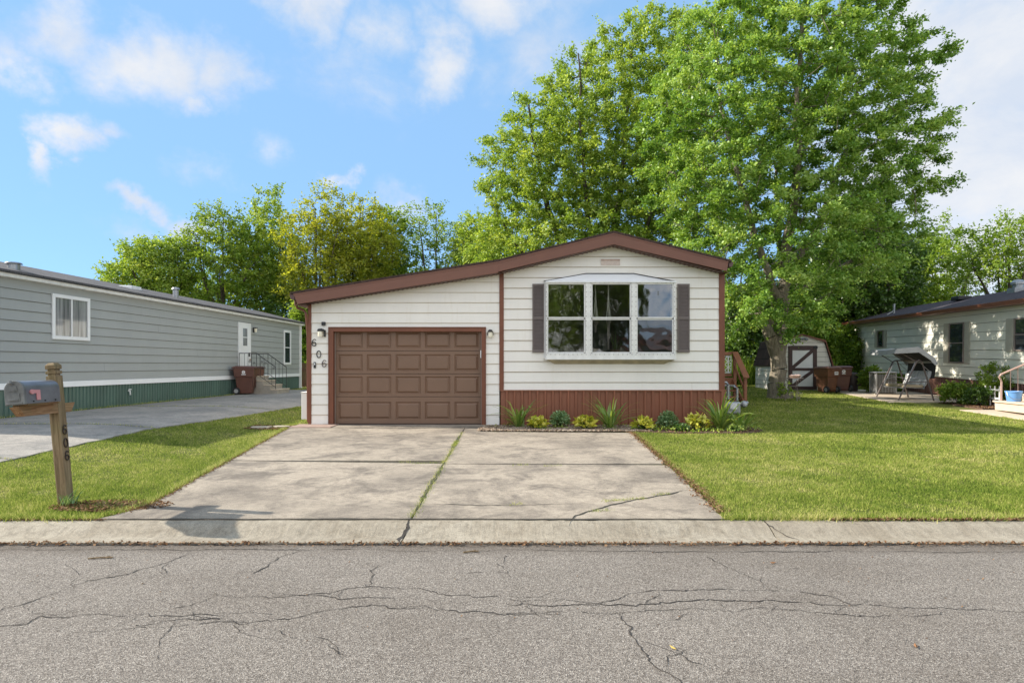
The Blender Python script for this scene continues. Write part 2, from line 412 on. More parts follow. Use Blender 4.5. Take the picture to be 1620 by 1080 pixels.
def laps(mb, poly, zbase, e, P, t=0.014, mi=0, mu=1):
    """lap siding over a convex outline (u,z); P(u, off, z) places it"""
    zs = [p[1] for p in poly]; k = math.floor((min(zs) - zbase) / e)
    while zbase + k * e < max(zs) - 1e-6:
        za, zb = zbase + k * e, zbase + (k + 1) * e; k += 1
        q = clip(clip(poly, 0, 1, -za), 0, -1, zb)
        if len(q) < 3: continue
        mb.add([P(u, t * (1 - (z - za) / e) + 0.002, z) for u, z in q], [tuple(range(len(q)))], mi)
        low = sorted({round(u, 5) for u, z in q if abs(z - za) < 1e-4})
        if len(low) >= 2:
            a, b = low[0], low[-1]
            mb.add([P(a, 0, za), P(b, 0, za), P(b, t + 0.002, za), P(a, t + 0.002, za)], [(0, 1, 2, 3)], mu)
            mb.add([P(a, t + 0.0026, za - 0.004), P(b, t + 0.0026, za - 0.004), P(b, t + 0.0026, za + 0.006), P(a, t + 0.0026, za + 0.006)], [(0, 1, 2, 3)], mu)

def copy_tree(o, parent=None):
    c = o.copy(); COL.objects.link(c)
    if parent is not None: c.parent = parent
    for ch in list(o.children): copy_tree(ch, c)
    return c

def digit_path(ch):
    """stroke of a house numeral in a 1-high box"""
    if ch == '0':
        return [[(0.30 * math.cos(a), 0.5 + 0.5 * math.sin(a)) for a in [2 * math.pi * k / 24 for k in range(25)]]]
    loop = [(0.28 * math.cos(a), 0.28 + 0.28 * math.sin(a)) for a in [math.pi + 2 * math.pi * k / 20 for k in range(21)]]
    tail = [(0.26, 0.86), (0.20, 0.95), (0.06, 1.0), (-0.10, 0.94), (-0.22, 0.76), (-0.28, 0.50), (-0.28, 0.28)]
    return [tail + loop[1:]]
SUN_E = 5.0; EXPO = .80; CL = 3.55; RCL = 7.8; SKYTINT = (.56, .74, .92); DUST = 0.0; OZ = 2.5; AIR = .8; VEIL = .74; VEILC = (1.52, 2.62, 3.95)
CLOUDS = [(105, 45, 110, 75, 1.05), (175, 90, 130, 70, 1.05), (265, 95, 130, 75, 1), (345, 105, 90, 70, .95), (310, 145, 60, 36, .9), (112, 208, 70, 40, 1.15), (170, 200, 80, 32, 1.05), (85, 250, 40, 60, 1.05), (225, 318, 75, 26, 1.1), (300, 345, 85, 32, 1.1), (265, 375, 120, 40, .7),
          (490, 15, 90, 60, 1.05), (690, 75, 75, 95, 1.05), (790, 8, 110, 55, 1.1), (600, 50, 80, 60, .75), (525, 288, 46, 18, 1.05), (0, 95, 70, 85, 1.0), (860, 90, 150, 150, .62), (640, 330, 90, 36, .75), (560, 100, 160, 120, .45), (450, 240, 60, 40, .5), (330, 265, 90, 40, .5),
          (1640, 100, 380, 380, 1.25), (1560, 260, 330, 300, 1.25), (1440, 250, 260, 260, 1.1), (1600, 390, 340, 160, 1.15), (1500, 60, 220, 220, 1.0), (1330, 300, 160, 160, .7)]
# ------------------------------------------------------------------ terrain
F = 950.0; CX = 810.0; HZ = 577.5; CAMZ = 1.5
def road_pt(px, py, z=0.0):
    Y = F * (CAMZ - z) / (py - HZ); return ((px - CX) / F * Y, Y)
def sstep(t): t = np.clip(t, 0, 1); return t * t * (3 - 2 * t)
def zg(x, y):
    x = np.asarray(x, float); y = np.asarray(y, float)
    b = np.interp(y, [5.45, 13.7, 17, 20, 23, 27, 60, 300], [.085, .13, .20, .265, .32, .42, .6, 1.2])
    l = np.interp(y, [5.45, 8, 11.4, 30, 60, 300], [.09, .21, .345, .39, .6, 1.2])
    w = sstep((-x - 5.0) / 3.2)
    return b * (1 - w) + l * w
def z1(x, y): return float(zg(x, y))

DL = lambda y: float(np.interp(y, [5.45, 5.95, 9.0, 13.3], [-3.80, -3.62, -4.15, -4.90]))
DR = lambda y: float(np.interp(y, [5.45, 6.3, 12.2], [1.93, 2.02, 2.42]))
DC = lambda y: float(np.interp(y, [5.45, 12.6], [-0.92, -1.02]))
NL = lambda y: -11.0 + 0.05 * (y - 11.4)            # neighbour drive, by the wall
NR = lambda y: float(np.interp(y, [5.45, 8, 11.5, 18, 30], [-6.95, -6.95, -6.95, -6.30, -5.9]))

def grid_sheet(name, xs, ys, zf, mat):
    xs = np.array(xs); ys = np.array(ys); X, Y = np.meshgrid(xs, ys)
    v = np.stack([X, Y, zf(X, Y)], -1).reshape(-1, 3); n = len(xs)
    i = np.arange((len(ys) - 1) * n).reshape(-1, n)[:, :-1].ravel()
    o = np_mesh(name, v, np.stack([i, i + 1, i + n + 1, i + n], 1), mat, smooth=True)
    return o
xs = [-300, -120, -60, -35, -24] + list(np.arange(-18, 30.1, 0.5)) + [36, 50, 80, 150, 300]
ys = [-120, -60, -25, -10, -4.4, 5.40, 5.46] + list(np.arange(5.8, 40, 0.5)) + [45, 52, 60, 80, 120, 300]
def gz(x, y):
    z = zg(x, y) - 0.004
    road = (y < 5.45) & (y > -4.3)
    z = np.where(road, -0.12, z); z = np.where(y <= -4.3, 0.06, z)
    # sit below the concrete
    inn = (y > 5.7) & (y < 13) & (x > -4.4) & (x < 2.0)
    return np.where(inn, z - 0.06, z)
tag(grid_sheet('ground', xs, ys, gz, 'turf'), 'grassy ground sloping up gently behind the kerb', None, None, 'structure')

# road with its cracks
def ribbon(mb, pts, w, z, mi, seed=0, step=0.05, jit=0.018, broken=0.0):
    rr = random.Random(seed); out = []
    for (x0, y0), (x1, y1) in zip(pts[:-1], pts[1:]):
        L = math.hypot(x1 - x0, y1 - y0); n = max(1, int(L / step))
        for k in range(n):
            t = k / n; out.append((x0 + (x1 - x0) * t, y0 + (y1 - y0) * t))
    out.append(pts[-1]); d = [0.0, 0.0]; L = []; ww = 1.0; off = 0
    for i, (x, y) in enumerate(out):
        d = [d[0] * .82 + rr.gauss(0, jit * .5), d[1] * .82 + rr.gauss(0, jit * .5)]
        ww = min(1.6, max(.5, ww + rr.gauss(0, .25)))
        if off > 0: off -= 1
        elif rr.random() < broken: off = rr.randint(1, 5)
        f = min(1, i / 4, (len(out) - 1 - i) / 4)
        L.append((x + d[0], y + d[1], w * ww * rr.uniform(.6, 1.3) * (0.25 + 0.75 * f) * (.12 if off else 1)))
    vs = []
    for i, (x, y, ww) in enumerate(L):
        a, b = L[max(i - 1, 0)], L[min(i + 1, len(L) - 1)]
        tx, ty = b[0] - a[0], b[1] - a[1]; n = math.hypot(tx, ty) or 1; nx, ny = -ty / n, tx / n
        zz = z(x, y) if callable(z) else z
        vs += [(x + nx * ww / 2, y + ny * ww / 2, zz), (x - nx * ww / 2, y - ny * ww / 2, zz)]
    mb.add(vs, [(2 * i, 2 * i + 1, 2 * i + 3, 2 * i + 2) for i in range(len(L) - 1)], mi)
mb = MB()
rx = np.linspace(-60, 60, 25)
for a, b in zip(rx[:-1], rx[1:]):
    mb.quad((a, -4.0, 0), (b, -4.0, 0), (b, 5.04, 0), (a, 5.04, 0), 0)
A = lambda L, o: [road_pt(o[0] + x / 1.9756, o[1] + y / 1.9756) for x, y in L]
cr = [A(L, (0, 640)) for L in (
    [(-60, 665), (0, 640), (65, 625), (160, 590), (270, 548), (410, 528), (510, 495), (600, 462)],
    [(-80, 700), (0, 692), (60, 690), (130, 660), (200, 665), (300, 655), (450, 660), (600, 655), (680, 660)],
    [(65, 628), (100, 650), (200, 662)], [(0, 765), (90, 730)],
    [(215, 715), (340, 710), (480, 700), (600, 690), (680, 680), (790, 680), (870, 672), (960, 655), (1030, 640), (1090, 630), (1170, 628), (1240, 640), (1330, 630), (1450, 650), (1640, 652)],
    [(600, 655), (660, 672), (730, 678), (790, 680)], [(380, 685), (480, 690), (560, 672), (660, 668), (700, 668)],
    [(650, 595), (740, 598), (890, 600), (960, 595), (1060, 578), (1150, 570), (1200, 572), (1300, 575), (1370, 595), (1480, 595), (1620, 608)],
    [(960, 598), (1080, 606), (1150, 598), (1240, 604)], [(790, 680), (797, 712)], [(860, 700), (900, 722), (940, 730)],
    [(1030, 748), (1035, 770), (1080, 802)], [(790, 532), (830, 510), (870, 478), (940, 458)], [(1160, 572), (1170, 520), (1185, 500)],
    [(1550, 490), (1575, 510), (1600, 540)], [(1550, 488), (1590, 468)])]
cr += [A(L, (800, 640)) for L in (
    [(620, 470), (690, 505), (780, 545), (870, 580), (1000, 600), (1080, 625), (1200, 630), (1380, 640), (1540, 648), (1700, 650)],
    [(0, 605), (100, 610), (280, 615), (350, 605), (420, 588), (560, 582), (740, 575), (860, 580)],
    [(0, 625), (150, 628), (330, 625), (500, 620), (600, 612), (820, 612), (1000, 625), (1090, 628)],
    [(0, 652), (200, 648), (365, 648), (480, 640), (560, 635), (690, 645), (780, 635), (960, 650), (1100, 663), (1210, 655), (1280, 660), (1350, 655), (1375, 642)],
    [(365, 648), (385, 685), (415, 730), (450, 790), (500, 835), (560, 885)])]
rk = random.Random(31); extra = []
for L in cr:
    for (x0, y0), (x1, y1) in zip(L[:-1], L[1:]):
        if rk.random() < .42:
            t = rk.random(); x, y = x0 + (x1 - x0) * t, y0 + (y1 - y0) * t; an = math.atan2(y1 - y0, x1 - x0) + rk.choice((-1, 1)) * rk.uniform(.25, 1.1) + rk.choice((0, math.pi)); Lb = rk.uniform(.12, .6); br = [(x, y)]
            for k in range(4): an += rk.gauss(0, .3); br.append((br[-1][0] + math.cos(an) * Lb / 4, br[-1][1] + math.sin(an) * Lb / 4))
            extra.append(br)
for i, L in enumerate(extra): ribbon(mb, L, .0042, .003, 1, 300 + i, step=.022, jit=.012, broken=.04)
for i, L in enumerate(cr): ribbon(mb, L, 0.0052 if i % 3 else 0.0075, 0.003, 1, i, step=.022, jit=.016, broken=.010)
ribbon(mb, [(-20, 4.92), (-8, 4.86), (-2, 4.88), (3, 4.82), (20, 4.84)], 0.007, 0.003, 1, 77)
ribbon(mb, [(-60, 5.035), (60, 5.035)], 0.04, 0.0035, 1, 78, step=0.12, jit=0.02)
tag(mb.build('road', ['asphalt', 'crack']), 'cracked grey asphalt road in front of the driveway', None, None, 'structure')

# rolled kerb and gutter, both sides of the road
prof = [(5.035, -0.1), (5.035, 0.012), (5.21, 0.010), (5.235, 0.016), (5.27, 0.033), (5.33, 0.062), (5.38, 0.078), (5.43, 0.088), (5.47, 0.090), (5.47, -0.1)]
mb = MB(); js = [-60, -20, -11.6, -0.935, 2.29, 8.6, 15, 60]
for a, b in zip(js[:-1], js[1:]): mb.prism(prof, a + 0.006, b - 0.006, 'x')
kz = lambda x, y: float(np.interp(y, [p[0] for p in prof[1:9]], [p[1] for p in prof[1:9]])) + 0.003
for k, (x, s) in enumerate(((-0.935, -0.02), (2.29, 0.16), (-11.6, 0.03), (8.6, 0.02))):
    ribbon(mb, [(x - s * .2, 5.47), (x, 5.36), (x + s * .6, 5.2), (x + s, 5.05)], 0.018, kz, 1, 50 + k, step=0.03)
tag(mb.build('kerb', ['kerb', 'crack'], smooth=True), 'pale rolled concrete kerb with gutter along the road', None, None, 'structure')
mb = MB()
mb.prism([(-(y - 1.035), z) for y, z in prof][::-1], -60, 60, 'x')
tag(mb.build('kerb', 'kerb', smooth=True), 'pale concrete kerb on the far side of the road', None, None, 'structure')

# driveway slabs
def slab(mb, xa, xb, y0, y1, dz=0.012, seed=0, ra=0, rb=0, sk=0.0, mi=0):
    """slab between edges xa(y) and xb(y); sk skews the far end; ra/rb roughen an edge"""
    rr = random.Random(seed); n = max(2, int((y1 - y0) / 0.12)); m = 6; vs = []
    for i in range(n + 1):
        y = y0 + (y1 - y0) * i / n
        a, b = xa(y) + rr.uniform(-ra, ra), xb(y) + rr.uniform(-rb, rb)
        for k in range(m + 1):
            x = a + (b - a) * k / m; yy = y + sk * (x - a) * (i / n)
            vs.append((x, yy, z1(x, yy) + dz))
    w = m + 1
    fs = [(i * w + k, i * w + k + 1, (i + 1) * w + k + 1, (i + 1) * w + k) for i in range(n) for k in range(m)]
    o = len(vs); per = [k for k in range(w)] + [i * w + m for i in range(1, n + 1)] + [n * w + k for k in range(m - 1, -1, -1)] + [i * w for i in range(n - 1, 0, -1)]
    vs += [(vs[i][0], vs[i][1], vs[i][2] - 0.15) for i in per]
    L = len(per); fs += [(per[i], o + i, o + (i + 1) % L, per[(i + 1) % L]) for i in range(L)]
    mb.add(vs, fs, mi)
mb = MB(); g = 0.009
cl = lambda y: DC(y) - g; crr = lambda y: DC(y) + g
slab(mb, DL, cl, 5.485, 8.72, seed=1, ra=.012, sk=-0.08)
slab(mb, DL, cl, 8.74, 13.10, seed=2, ra=.02, sk=-0.03)
slab(mb, crr, DR, 5.485, 8.44, seed=3, rb=.02, sk=-0.03)
slab(mb, crr, DR, 8.46, 12.35, seed=4, rb=.02, sk=-0.05)
slab(mb, lambda y: -3.95, lambda y: -0.55, 13.12, 13.72, seed=5, dz=0.016)
slab(mb, lambda y: DC(y) + g, lambda y: -0.4, 12.2, 13.10, seed=6, dz=0.010)
dz = lambda x, y: z1(x, y) + 0.016
# joints filled with dirt
for i, L in enumerate(([(-4.1, 8.73), (-2.5, 8.66), (-.95, 8.5)], [(-.95, 8.45), (0.5, 8.42), (2.2, 8.36)], [(-.925, 5.5), (-.96, 8), (-1.02, 12.4)], [(-4.7, 13.11), (-1, 13.02)])):
    ribbon(mb, L, 0.030, dz, 1, 90 + i, step=0.06, jit=0.006)
Bp = lambda L: [road_pt(800 + x / 1.9756, 640 + y / 1.9756, 0.1) for x, y in L]
ribbon(mb, [road_pt(676, 797, .1), road_pt(740, 799, .1), road_pt(860, 798, .1), road_pt(925, 796, .1)], 0.014, dz, 1, 95)
ribbon(mb, Bp([(185, 368), (255, 335), (330, 312), (400, 298), (480, 285), (550, 270)]), 0.02, dz, 1, 96)
ribbon(mb, [(-3.7, 5.482), (-.93, 5.482), (1.95, 5.482)], 0.022, lambda x, y: 0.1, 1, 97, step=0.05, jit=0.008)
tag(mb.build('driveway', ['concrete', 'joint']), 'stained concrete driveway slabs leading to the brown garage door', None, None, 'structure')

mb = MB()
slab(mb, lambda y: -3.5 - 1.35, lambda y: -3.35 - .6, 13.06, 13.70, dz=0.03, seed=8, ra=.02)
tag(mb.build('paving_slab', 'paver', bevel=.006), 'flat pinkish paving slab lying at the left corner of the garage', 'paving slab')
for (x, y, r, lab) in ((-5.45, 13.0, .2, 'tan stepping stone furthest from the garage corner'), (-5.08, 13.25, .15, 'small tan stepping stone nearest the garage corner')):
    mb = MB(); rr = random.Random(int(-x * 100))
    mb.prism([(x + r * 1.3 * rr.uniform(.75, 1.1) * math.cos(a), y + r * rr.uniform(.75, 1.1) * math.sin(a)) for a in [k * math.pi / 5 for k in range(10)]], z1(x, y) - .03, z1(x, y) + .035, 'z')
    tag(mb.build('stepping_stone', 'stone', bevel=.01), lab, 'stepping stone', 'stepping stones by the garage corner')

# neighbour's drive
mb = MB(); ys_ = [5.485, 8.35, 11.65, 16.5, 21.0, 27.0]
for i, (a, b) in enumerate(zip(ys_[:-1], ys_[1:])):
    slab(mb, NL, NR, a + .01, b - .01, dz=0.015, seed=20 + i, rb=.03)
for i, y in enumerate(ys_[1:-1]): ribbon(mb, [(NL(y) + .1, y), (NR(y) - .1, y)], 0.03, lambda x, yy: z1(x, yy) + .019, 1, 120 + i)
tag(mb.build('neighbour_driveway', ['concrete2', 'joint']), 'grey concrete driveway beside the grey mobile home', None, None, 'structure')

# patio by the right-hand home
mb = MB()
pw = lambda y: 11.8 + 0.2 * y
slab(mb, lambda y: 12.55 + 0.2 * (y - 20), lambda y: pw(y) - .02, 19.9, 26.5, dz=0.02, seed=40)
slab(mb, lambda y: 12.6 + .1 * (y - 15), lambda y: pw(y) - .02, 13.0, 17.2, dz=0.02, seed=41)
tag(mb.build('patio', 'tan_step'), 'tan concrete patio along the pale green mobile home', None, None, 'structure')

# flower bed
bed = [(-0.62, 12.55), (0.3, 12.45), (1.2, 12.42), (2.35, 12.40), (2.9, 12.25), (3.9, 12.05), (4.8, 12.1), (5.25, 12.5), (5.4, 13.2), (5.2, 13.9), (4.86, 13.95), (4.86, 13.685), (-0.6, 13.685)]
mb = MB(); mb.prism([(x, y) for x, y in bed], .02, .146, 'z')
tag(mb.build('flower_bed', 'mulch', bevel=.02), 'brown mulch bed below the red brown skirting', None, None, 'structure')
mb = MB(); mb.prism([(pw(y) - d, y) for d, y in ((.02, 17.3), (.02, 19.85), (1.3, 19.85), (1.75, 18.8), (1.7, 17.3))], .1, .262, 'z')
tag(mb.build('flower_bed', 'mulch', bevel=.02), 'brown mulch bed below the pale green mobile home', None, None, 'structure')

# ------------------------------------------------------------------ scattered stuff
def inpoly(x, y, poly):
    r = np.zeros(x.shape, bool); n = len(poly)
    for i in range(n):
        (x0, y0), (x1, y1) = poly[i], poly[(i + 1) % n]
        if y0 == y1: continue
        c = ((y0 > y) != (y1 > y)) & (x < (x1 - x0) * (y - y0) / (y1 - y0) + x0); r ^= c
    return r
def wav(x, y, s=1.0, k=0):
    return (np.sin(x * 1.7 * s + 1.3 * k + np.sin(y * 1.1 * s + k)) + np.sin(y * 2.3 * s - x * .9 * s + 2.1 * k) + np.sin((x + y) * 3.1 * s + k)) / 3
vDL = np.vectorize(DL); vDR = np.vectorize(DR); vNL = np.vectorize(NL); vNR = np.vectorize(NR)
def lawn(x, y):
    e = 0.03 * wav(x, y, 6, 1) + rng.normal(0, .018, x.shape)
    ok = (y > 5.475 + 0.02 * np.abs(wav(x, y, 5, 2)))
    dl = np.interp(y, [5.45, 5.95, 9.0, 13.3], [-3.80, -3.62, -4.15, -4.90]); dr = np.interp(y, [5.45, 6.3, 12.2], [1.93, 2.02, 2.42])
    ok &= ~((y < 13.2) & (x > dl - 0.02 + e) & (x < dr + 0.03 + e) & (y < 12.4 + (x < -.5) * 2))
    ok &= ~((y > 13.0) & (y < 31.3) & (x > -4.75) & (x < 4.9))                    # house
    ok &= ~((y > 12.95) & (y < 13.8) & (x > -4.95) & (x < 0))
    ok &= ~inpoly(x + e, y + e, bed)
    nl = -11.0 + 0.05 * (y - 11.4); nr = np.interp(y, [5.45, 8, 11.5, 18, 30], [-6.95, -6.95, -6.95, -6.30, -5.9])
    ok &= ~((x < nr - .01 + e) & (x > nl - 0.2) & (y < 27.05))
    ok &= ~((y > 11.3) & (y < 30) & (x < nl))
    rw = 11.8 + 0.2 * y
    ok &= ~((y > 12.9) & (x > rw))
    ok &= ~((y > 19.85) & (y < 26.55) & (x > 12.5 + 0.2 * (y - 20) + e) & (x < rw))
    ok &= ~((y > 12.9) & (y <= 19.85) & (x > 12.6 + .1 * (y - 15) + e * 2) & (x < rw))
    sx = x - 11.54 - 0.1 * (y - 26.6)
    ok &= ~((y > 26.5) & (y < 29.2) & (sx > 0) & (sx < 2.5))
    return ok
def blades(x, y, h, w, lean=0.45, tone=None, zoff=0.0):
    n = len(x); z = zg(x, y) + zoff
    a = rng.uniform(0, 2 * np.pi, n); b = rng.uniform(0, 2 * np.pi, n); l = np.abs(rng.normal(0, lean, n)) * h
    bx, by = np.cos(a) * w / 2, np.sin(a) * w / 2
    v = np.empty((n, 3, 3))
    v[:, 0] = np.stack([x - bx, y - by, z - 0.004], 1); v[:, 1] = np.stack([x + bx, y + by, z - 0.004], 1)
    v[:, 2] = np.stack([x + np.cos(b) * l, y + np.sin(b) * l, z + h], 1)
    return v.reshape(-1, 3), (tone if tone is not None else rng.random(n))
VS, TS = [], []
def scatter(y0, y1, dens, h0, h1, w0, w1):
    W = min(1.08 * y1 + 1.5, 27)
    n = int(dens * 2 * W * (y1 - y0)); x = rng.uniform(-W, W, n); y = rng.uniform(y0, y1, n)
    k = lawn(x, y); x, y = x[k], y[k]
    cl = 0.80 + 0.30 * wav(x, y, 2.2) + 0.35 * wav(x, y, 9, 3) + .25 * wav(x, y, 23, 4)
    bare = (wav(x, y, 1.1, 5) > 0.62) | (wav(x, y, 2.6, 9) > 0.75)
    mb_ = ((x + 4.0) / .55) ** 2 + ((y - 6.02) / .22) ** 2 < 1                         # bare patch beside the mailbox post
    k = ~(bare & (rng.random(len(x)) < .45)) & ~(mb_ & (rng.random(len(x)) < .8)); x, y, cl, bare = x[k], y[k], cl[k], bare[k]
    n = len(x); h = rng.uniform(h0, h1, n) * np.clip(cl, .35, 1.7); w = rng.uniform(w0, w1, n)
    t = np.clip(rng.random(n) * .75 + 0.12 * wav(x, y, .8, 7) + .18 * bare, 0, 1)
    v, t = blades(x, y, h, w, .8, t); VS.append(v); TS.append(t)
for y0, y1, d in ((5.46, 7, 6500), (7, 9, 4200), (9, 11.5, 2600), (11.5, 14, 1700), (14, 18, 900), (18, 24, 520), (24, 32, 260), (32, 46, 110)):
    q = (y0 + y1) / 2; s = max(1, q / 7.5)
    scatter(y0, y1, d * 1.2, .010, .036 + .005 * s, .0045 * s, .0085 * s)
# fringe along the kerb and drive edges, weeds in the joints
def edge(xf, yf, n, h0, h1, w=.007, sp=.03):
    t = rng.random(n); x = xf(t) + rng.normal(0, sp, n); y = yf(t) + rng.normal(0, sp, n)
    v, tt = blades(x, y, rng.uniform(h0, h1, n), w, .8); VS.append(v); TS.append(tt)
edge(lambda t: -12 + t * 8.2, lambda t: 5.50 + 0 * t, 9000, .03, .075)
edge(lambda t: 1.95 + t * 8, lambda t: 5.50 + 0 * t, 9000, .03, .075)
edge(lambda t: np.interp(5.6 + t * 7.4, [5.45, 5.95, 9.0, 13.3], [-3.86, -3.68, -4.21, -4.96]), lambda t: 5.6 + t * 7.4, 5000, .03, .07)
edge(lambda t: np.interp(5.6 + t * 6.6, [5.45, 6.3, 12.2], [2.0, 2.1, 2.5]), lambda t: 5.6 + t * 6.6, 3500, .02, .05, sp=.04)
for (a, b, n) in ((5.55, 6.9, 500), (6.9, 8.3, 420), (8.4, 10.6, 900), (10.2, 10.9, 700), (10.9, 12.3, 200)):
    edge(lambda t: np.interp(a + t * (b - a), [5.45, 12.6], [-.92, -1.02]), lambda t: a + t * (b - a), n, .01, .05, .008, .022)
for (px, py, r, n) in ((990, 789, .12, 260), (1045, 781, .05, 90), (950, 806, .05, 90), (818, 796, .04, 60), (822, 736, .06, 80), (875, 737, .06, 60), (672, 733, .09, 110), (640, 731, .04, 40)):
    X, Y = road_pt(px, py, .11); edge(lambda t: X + (t - .5) * r * 4, lambda t: Y + (t - .5) * r * 1.2, n, .012, .045, .008, .02)
for y in ys_[1:4]: edge(lambda t: NL(y) + t * (NR(y) - NL(y)), lambda t: y + 0 * t, 500, .02, .06, .01, .02)
edge(lambda t: -11.05 + .05 * (t * 15.), lambda t: 11.5 + t * 15, 2200, .03, .09, .012, .02)
V = np.concatenate(VS); T = np.concatenate(TS)
o = np_mesh('lawn_grass', V, np.arange(len(V)).reshape(-1, 3), 'grass', tone=T)
tag(o, 'short mown green lawn grass on both sides of the driveway', None, None, 'stuff')

# tall grass in front of the thicket
x = rng.uniform(9.0, 14.5, 5200); y = rng.uniform(31.5, 34, 5200)
v, t = blades(x, y, rng.uniform(.6, 1.7, 5200), .05, .25, rng.random(5200) * .6)
tag(np_mesh('tall_grass', v, np.arange(len(v)).reshape(-1, 3), 'leaf_mid', tone=t), 'tall green reed grass behind the shed', None, None, 'stuff')

def flakes(x, y, z, size, flat=.35, asp=.6):
    n = len(x); a = rng.uniform(0, 2 * np.pi, n); c = np.stack([x, y, z], 1)
    u = np.stack([np.cos(a), np.sin(a), rng.normal(0, flat, n)], 1) * size[:, None]
    w = np.stack([-np.sin(a), np.cos(a), rng.normal(0, flat, n)], 1) * (size * asp)[:, None]
    v = np.stack([c - u, c - w * .9, c + u, c + w], 1).reshape(-1, 3)
    return v
xx, yy, zz, ss = [], [], [], []
def fl(x, y, z, s): xx.append(x); yy.append(y); zz.append(z); ss.append(s)
n = 5200; x = rng.uniform(-9, 9, n); y = 5.03 + np.abs(rng.normal(0, .035, n)) * np.where(rng.random(n) < .6, -1.0, .4); fl(x, y, np.full(n, .012) + rng.random(n) * .012, rng.uniform(.004, .017, n))
n = 450; x = rng.uniform(-8, 9, n); y = rng.uniform(3.2, 5.0, n); fl(x, y, np.full(n, .006), rng.uniform(.003, .009, n))
n = 2600; t = rng.random(n); y = 5.7 + t * 6.6; x = np.interp(y, [5.45, 6.3, 12.2], [1.96, 2.05, 2.45]) + rng.normal(0, .045, n); fl(x, y, zg(x, y) + .022, rng.uniform(.006, .022, n))
n = 1500; t = rng.random(n); y = 5.6 + t * 7.4; x = np.interp(y, [5.45, 5.95, 9.0, 13.3], [-3.80, -3.62, -4.15, -4.90]) + rng.normal(0, .03, n); fl(x, y, zg(x, y) + .02, rng.uniform(.005, .016, n))
n = 1800; x = rng.uniform(2.9, 9, n); y = 5.46 + np.abs(rng.normal(0, .03, n)) - .02; fl(x, y, np.full(n, .095) + rng.random(n) * .015, rng.uniform(.006, .024, n))
n = 1500; x = rng.uniform(-9, -3.7, n); y = 5.46 + np.abs(rng.normal(0, .025, n)) - .015; fl(x, y, np.full(n, .094) + rng.random(n) * .01, rng.uniform(.005, .016, n))
n = 1300; a = rng.uniform(0, 6.283, n); r = np.sqrt(rng.random(n)); x = -4.0 + np.cos(a) * r * .6; y = 6.0 + np.sin(a) * r * .25; fl(x, y, zg(x, y) + .012 + rng.random(n) * .01, rng.uniform(.006, .02, n))
n = 900; x = rng.uniform(-5.7, -4.9, n); y = rng.uniform(12.7, 13.5, n); fl(x, y, zg(x, y) + .02, rng.uniform(.01, .03, n))
n = 1500; x = rng.uniform(2.4, 5.4, n); y = rng.uniform(12.1, 13.6, n); k = inpoly(x, y, bed); fl(x[k], y[k], np.full(k.sum(), .155), rng.uniform(.01, .03, k.sum()))
n = 2200; y = rng.uniform(17.3, 19.9, n); x = 11.8 + .2 * y - rng.uniform(.05, 1.7, n); fl(x, y, np.full(n, .268), rng.uniform(.01, .035, n))
x, y, z, s = map(np.concatenate, (xx, yy, zz, ss)); v = flakes(x, y, z, s)
tag(np_mesh('leaf_litter', v, np.arange(len(v)).reshape(-1, 4), 'litter', tone=rng.random(len(v) // 4)), 'dry brown leaf litter along the kerb and lawn edges', None, None, 'stuff')

# pebbles in the bed
n = 5200; x = rng.uniform(-.7, 2.9, n); y = 12.36 + rng.random(n) ** 1.4 * 1.1; k = inpoly(x, y, [(-.75, 12.4), (.3, 12.3), (2.4, 12.3), (3.0, 12.2), (3.0, 13.4), (-.6, 13.66)]); x, y = x[k], y[k]; n = len(x)
r = rng.uniform(.012, .032, n); oc = np.array([(1, 0, 0), (0, 1, 0), (-1, 0, 0), (0, -1, 0), (0, 0, .75), (.6, .6, .45), (-.6, .6, .45), (-.6, -.6, .45), (.6, -.6, .45)])
v = oc[None] * r[:, None, None] * rng.uniform(.7, 1.25, (n, 9, 1)) + np.stack([x, y, .144 + rng.random(n) * .012], 1)[:, None]
tri = np.array([(0, 5, 8), (5, 0, 1), (1, 6, 5), (6, 1, 2), (2, 7, 6), (7, 2, 3), (3, 8, 7), (8, 3, 0), (4, 5, 6), (4, 6, 7), (4, 7, 8), (4, 8, 5)])
f = (tri[None] + (np.arange(n) * 9)[:, None, None]).reshape(-1, 3)
tag(np_mesh('pebbles', v.reshape(-1, 3), f, 'pebble', tone=np.repeat(rng.random(n), 12), smooth=True), 'tan pebbles spread over the front of the flower bed', None, None, 'stuff')
# ------------------------------------------------------------------ the cream house with its garage
FY = 13.7
fx = lambda px, Y=FY: (px - CX) / F * Y
fz = lambda py, Y=FY: CAMZ - (py - HZ) / F * Y
H = thing('mobile_home', 'cream mobile home with brown trim, brown garage door and a bay window, in the centre', 'mobile home', (0, FY, .13))
def hp(name, mat, mb, parent=H, **k): return mb.build(name, mat, parent, world=True, **k)
TOP = [(-4.87, 3.087), (-0.31, 3.806), (2.27, 4.44), (4.82, 3.806)]
def roof_z(u): return float(np.interp(u, [p[0] for p in TOP], [p[1] for p in TOP]))
def under(u): return roof_z(u) - 0.245
ul, ug0, ug1, um0, um1, ur0, ur1 = fx(493), fx(521), fx(768), fx(790), fx(797), fx(1137), fx(1146)
zb, zd, zs = .14, fz(518), fz(617)
P = lambda u, o, z: (u, FY - o, z)
mb = MB(); E = .232
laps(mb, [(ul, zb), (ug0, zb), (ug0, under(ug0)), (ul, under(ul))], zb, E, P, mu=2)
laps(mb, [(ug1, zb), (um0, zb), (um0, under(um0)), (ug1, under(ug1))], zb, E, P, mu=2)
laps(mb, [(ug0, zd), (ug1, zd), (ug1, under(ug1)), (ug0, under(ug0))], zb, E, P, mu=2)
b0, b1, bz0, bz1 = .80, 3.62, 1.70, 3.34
E2 = .2385
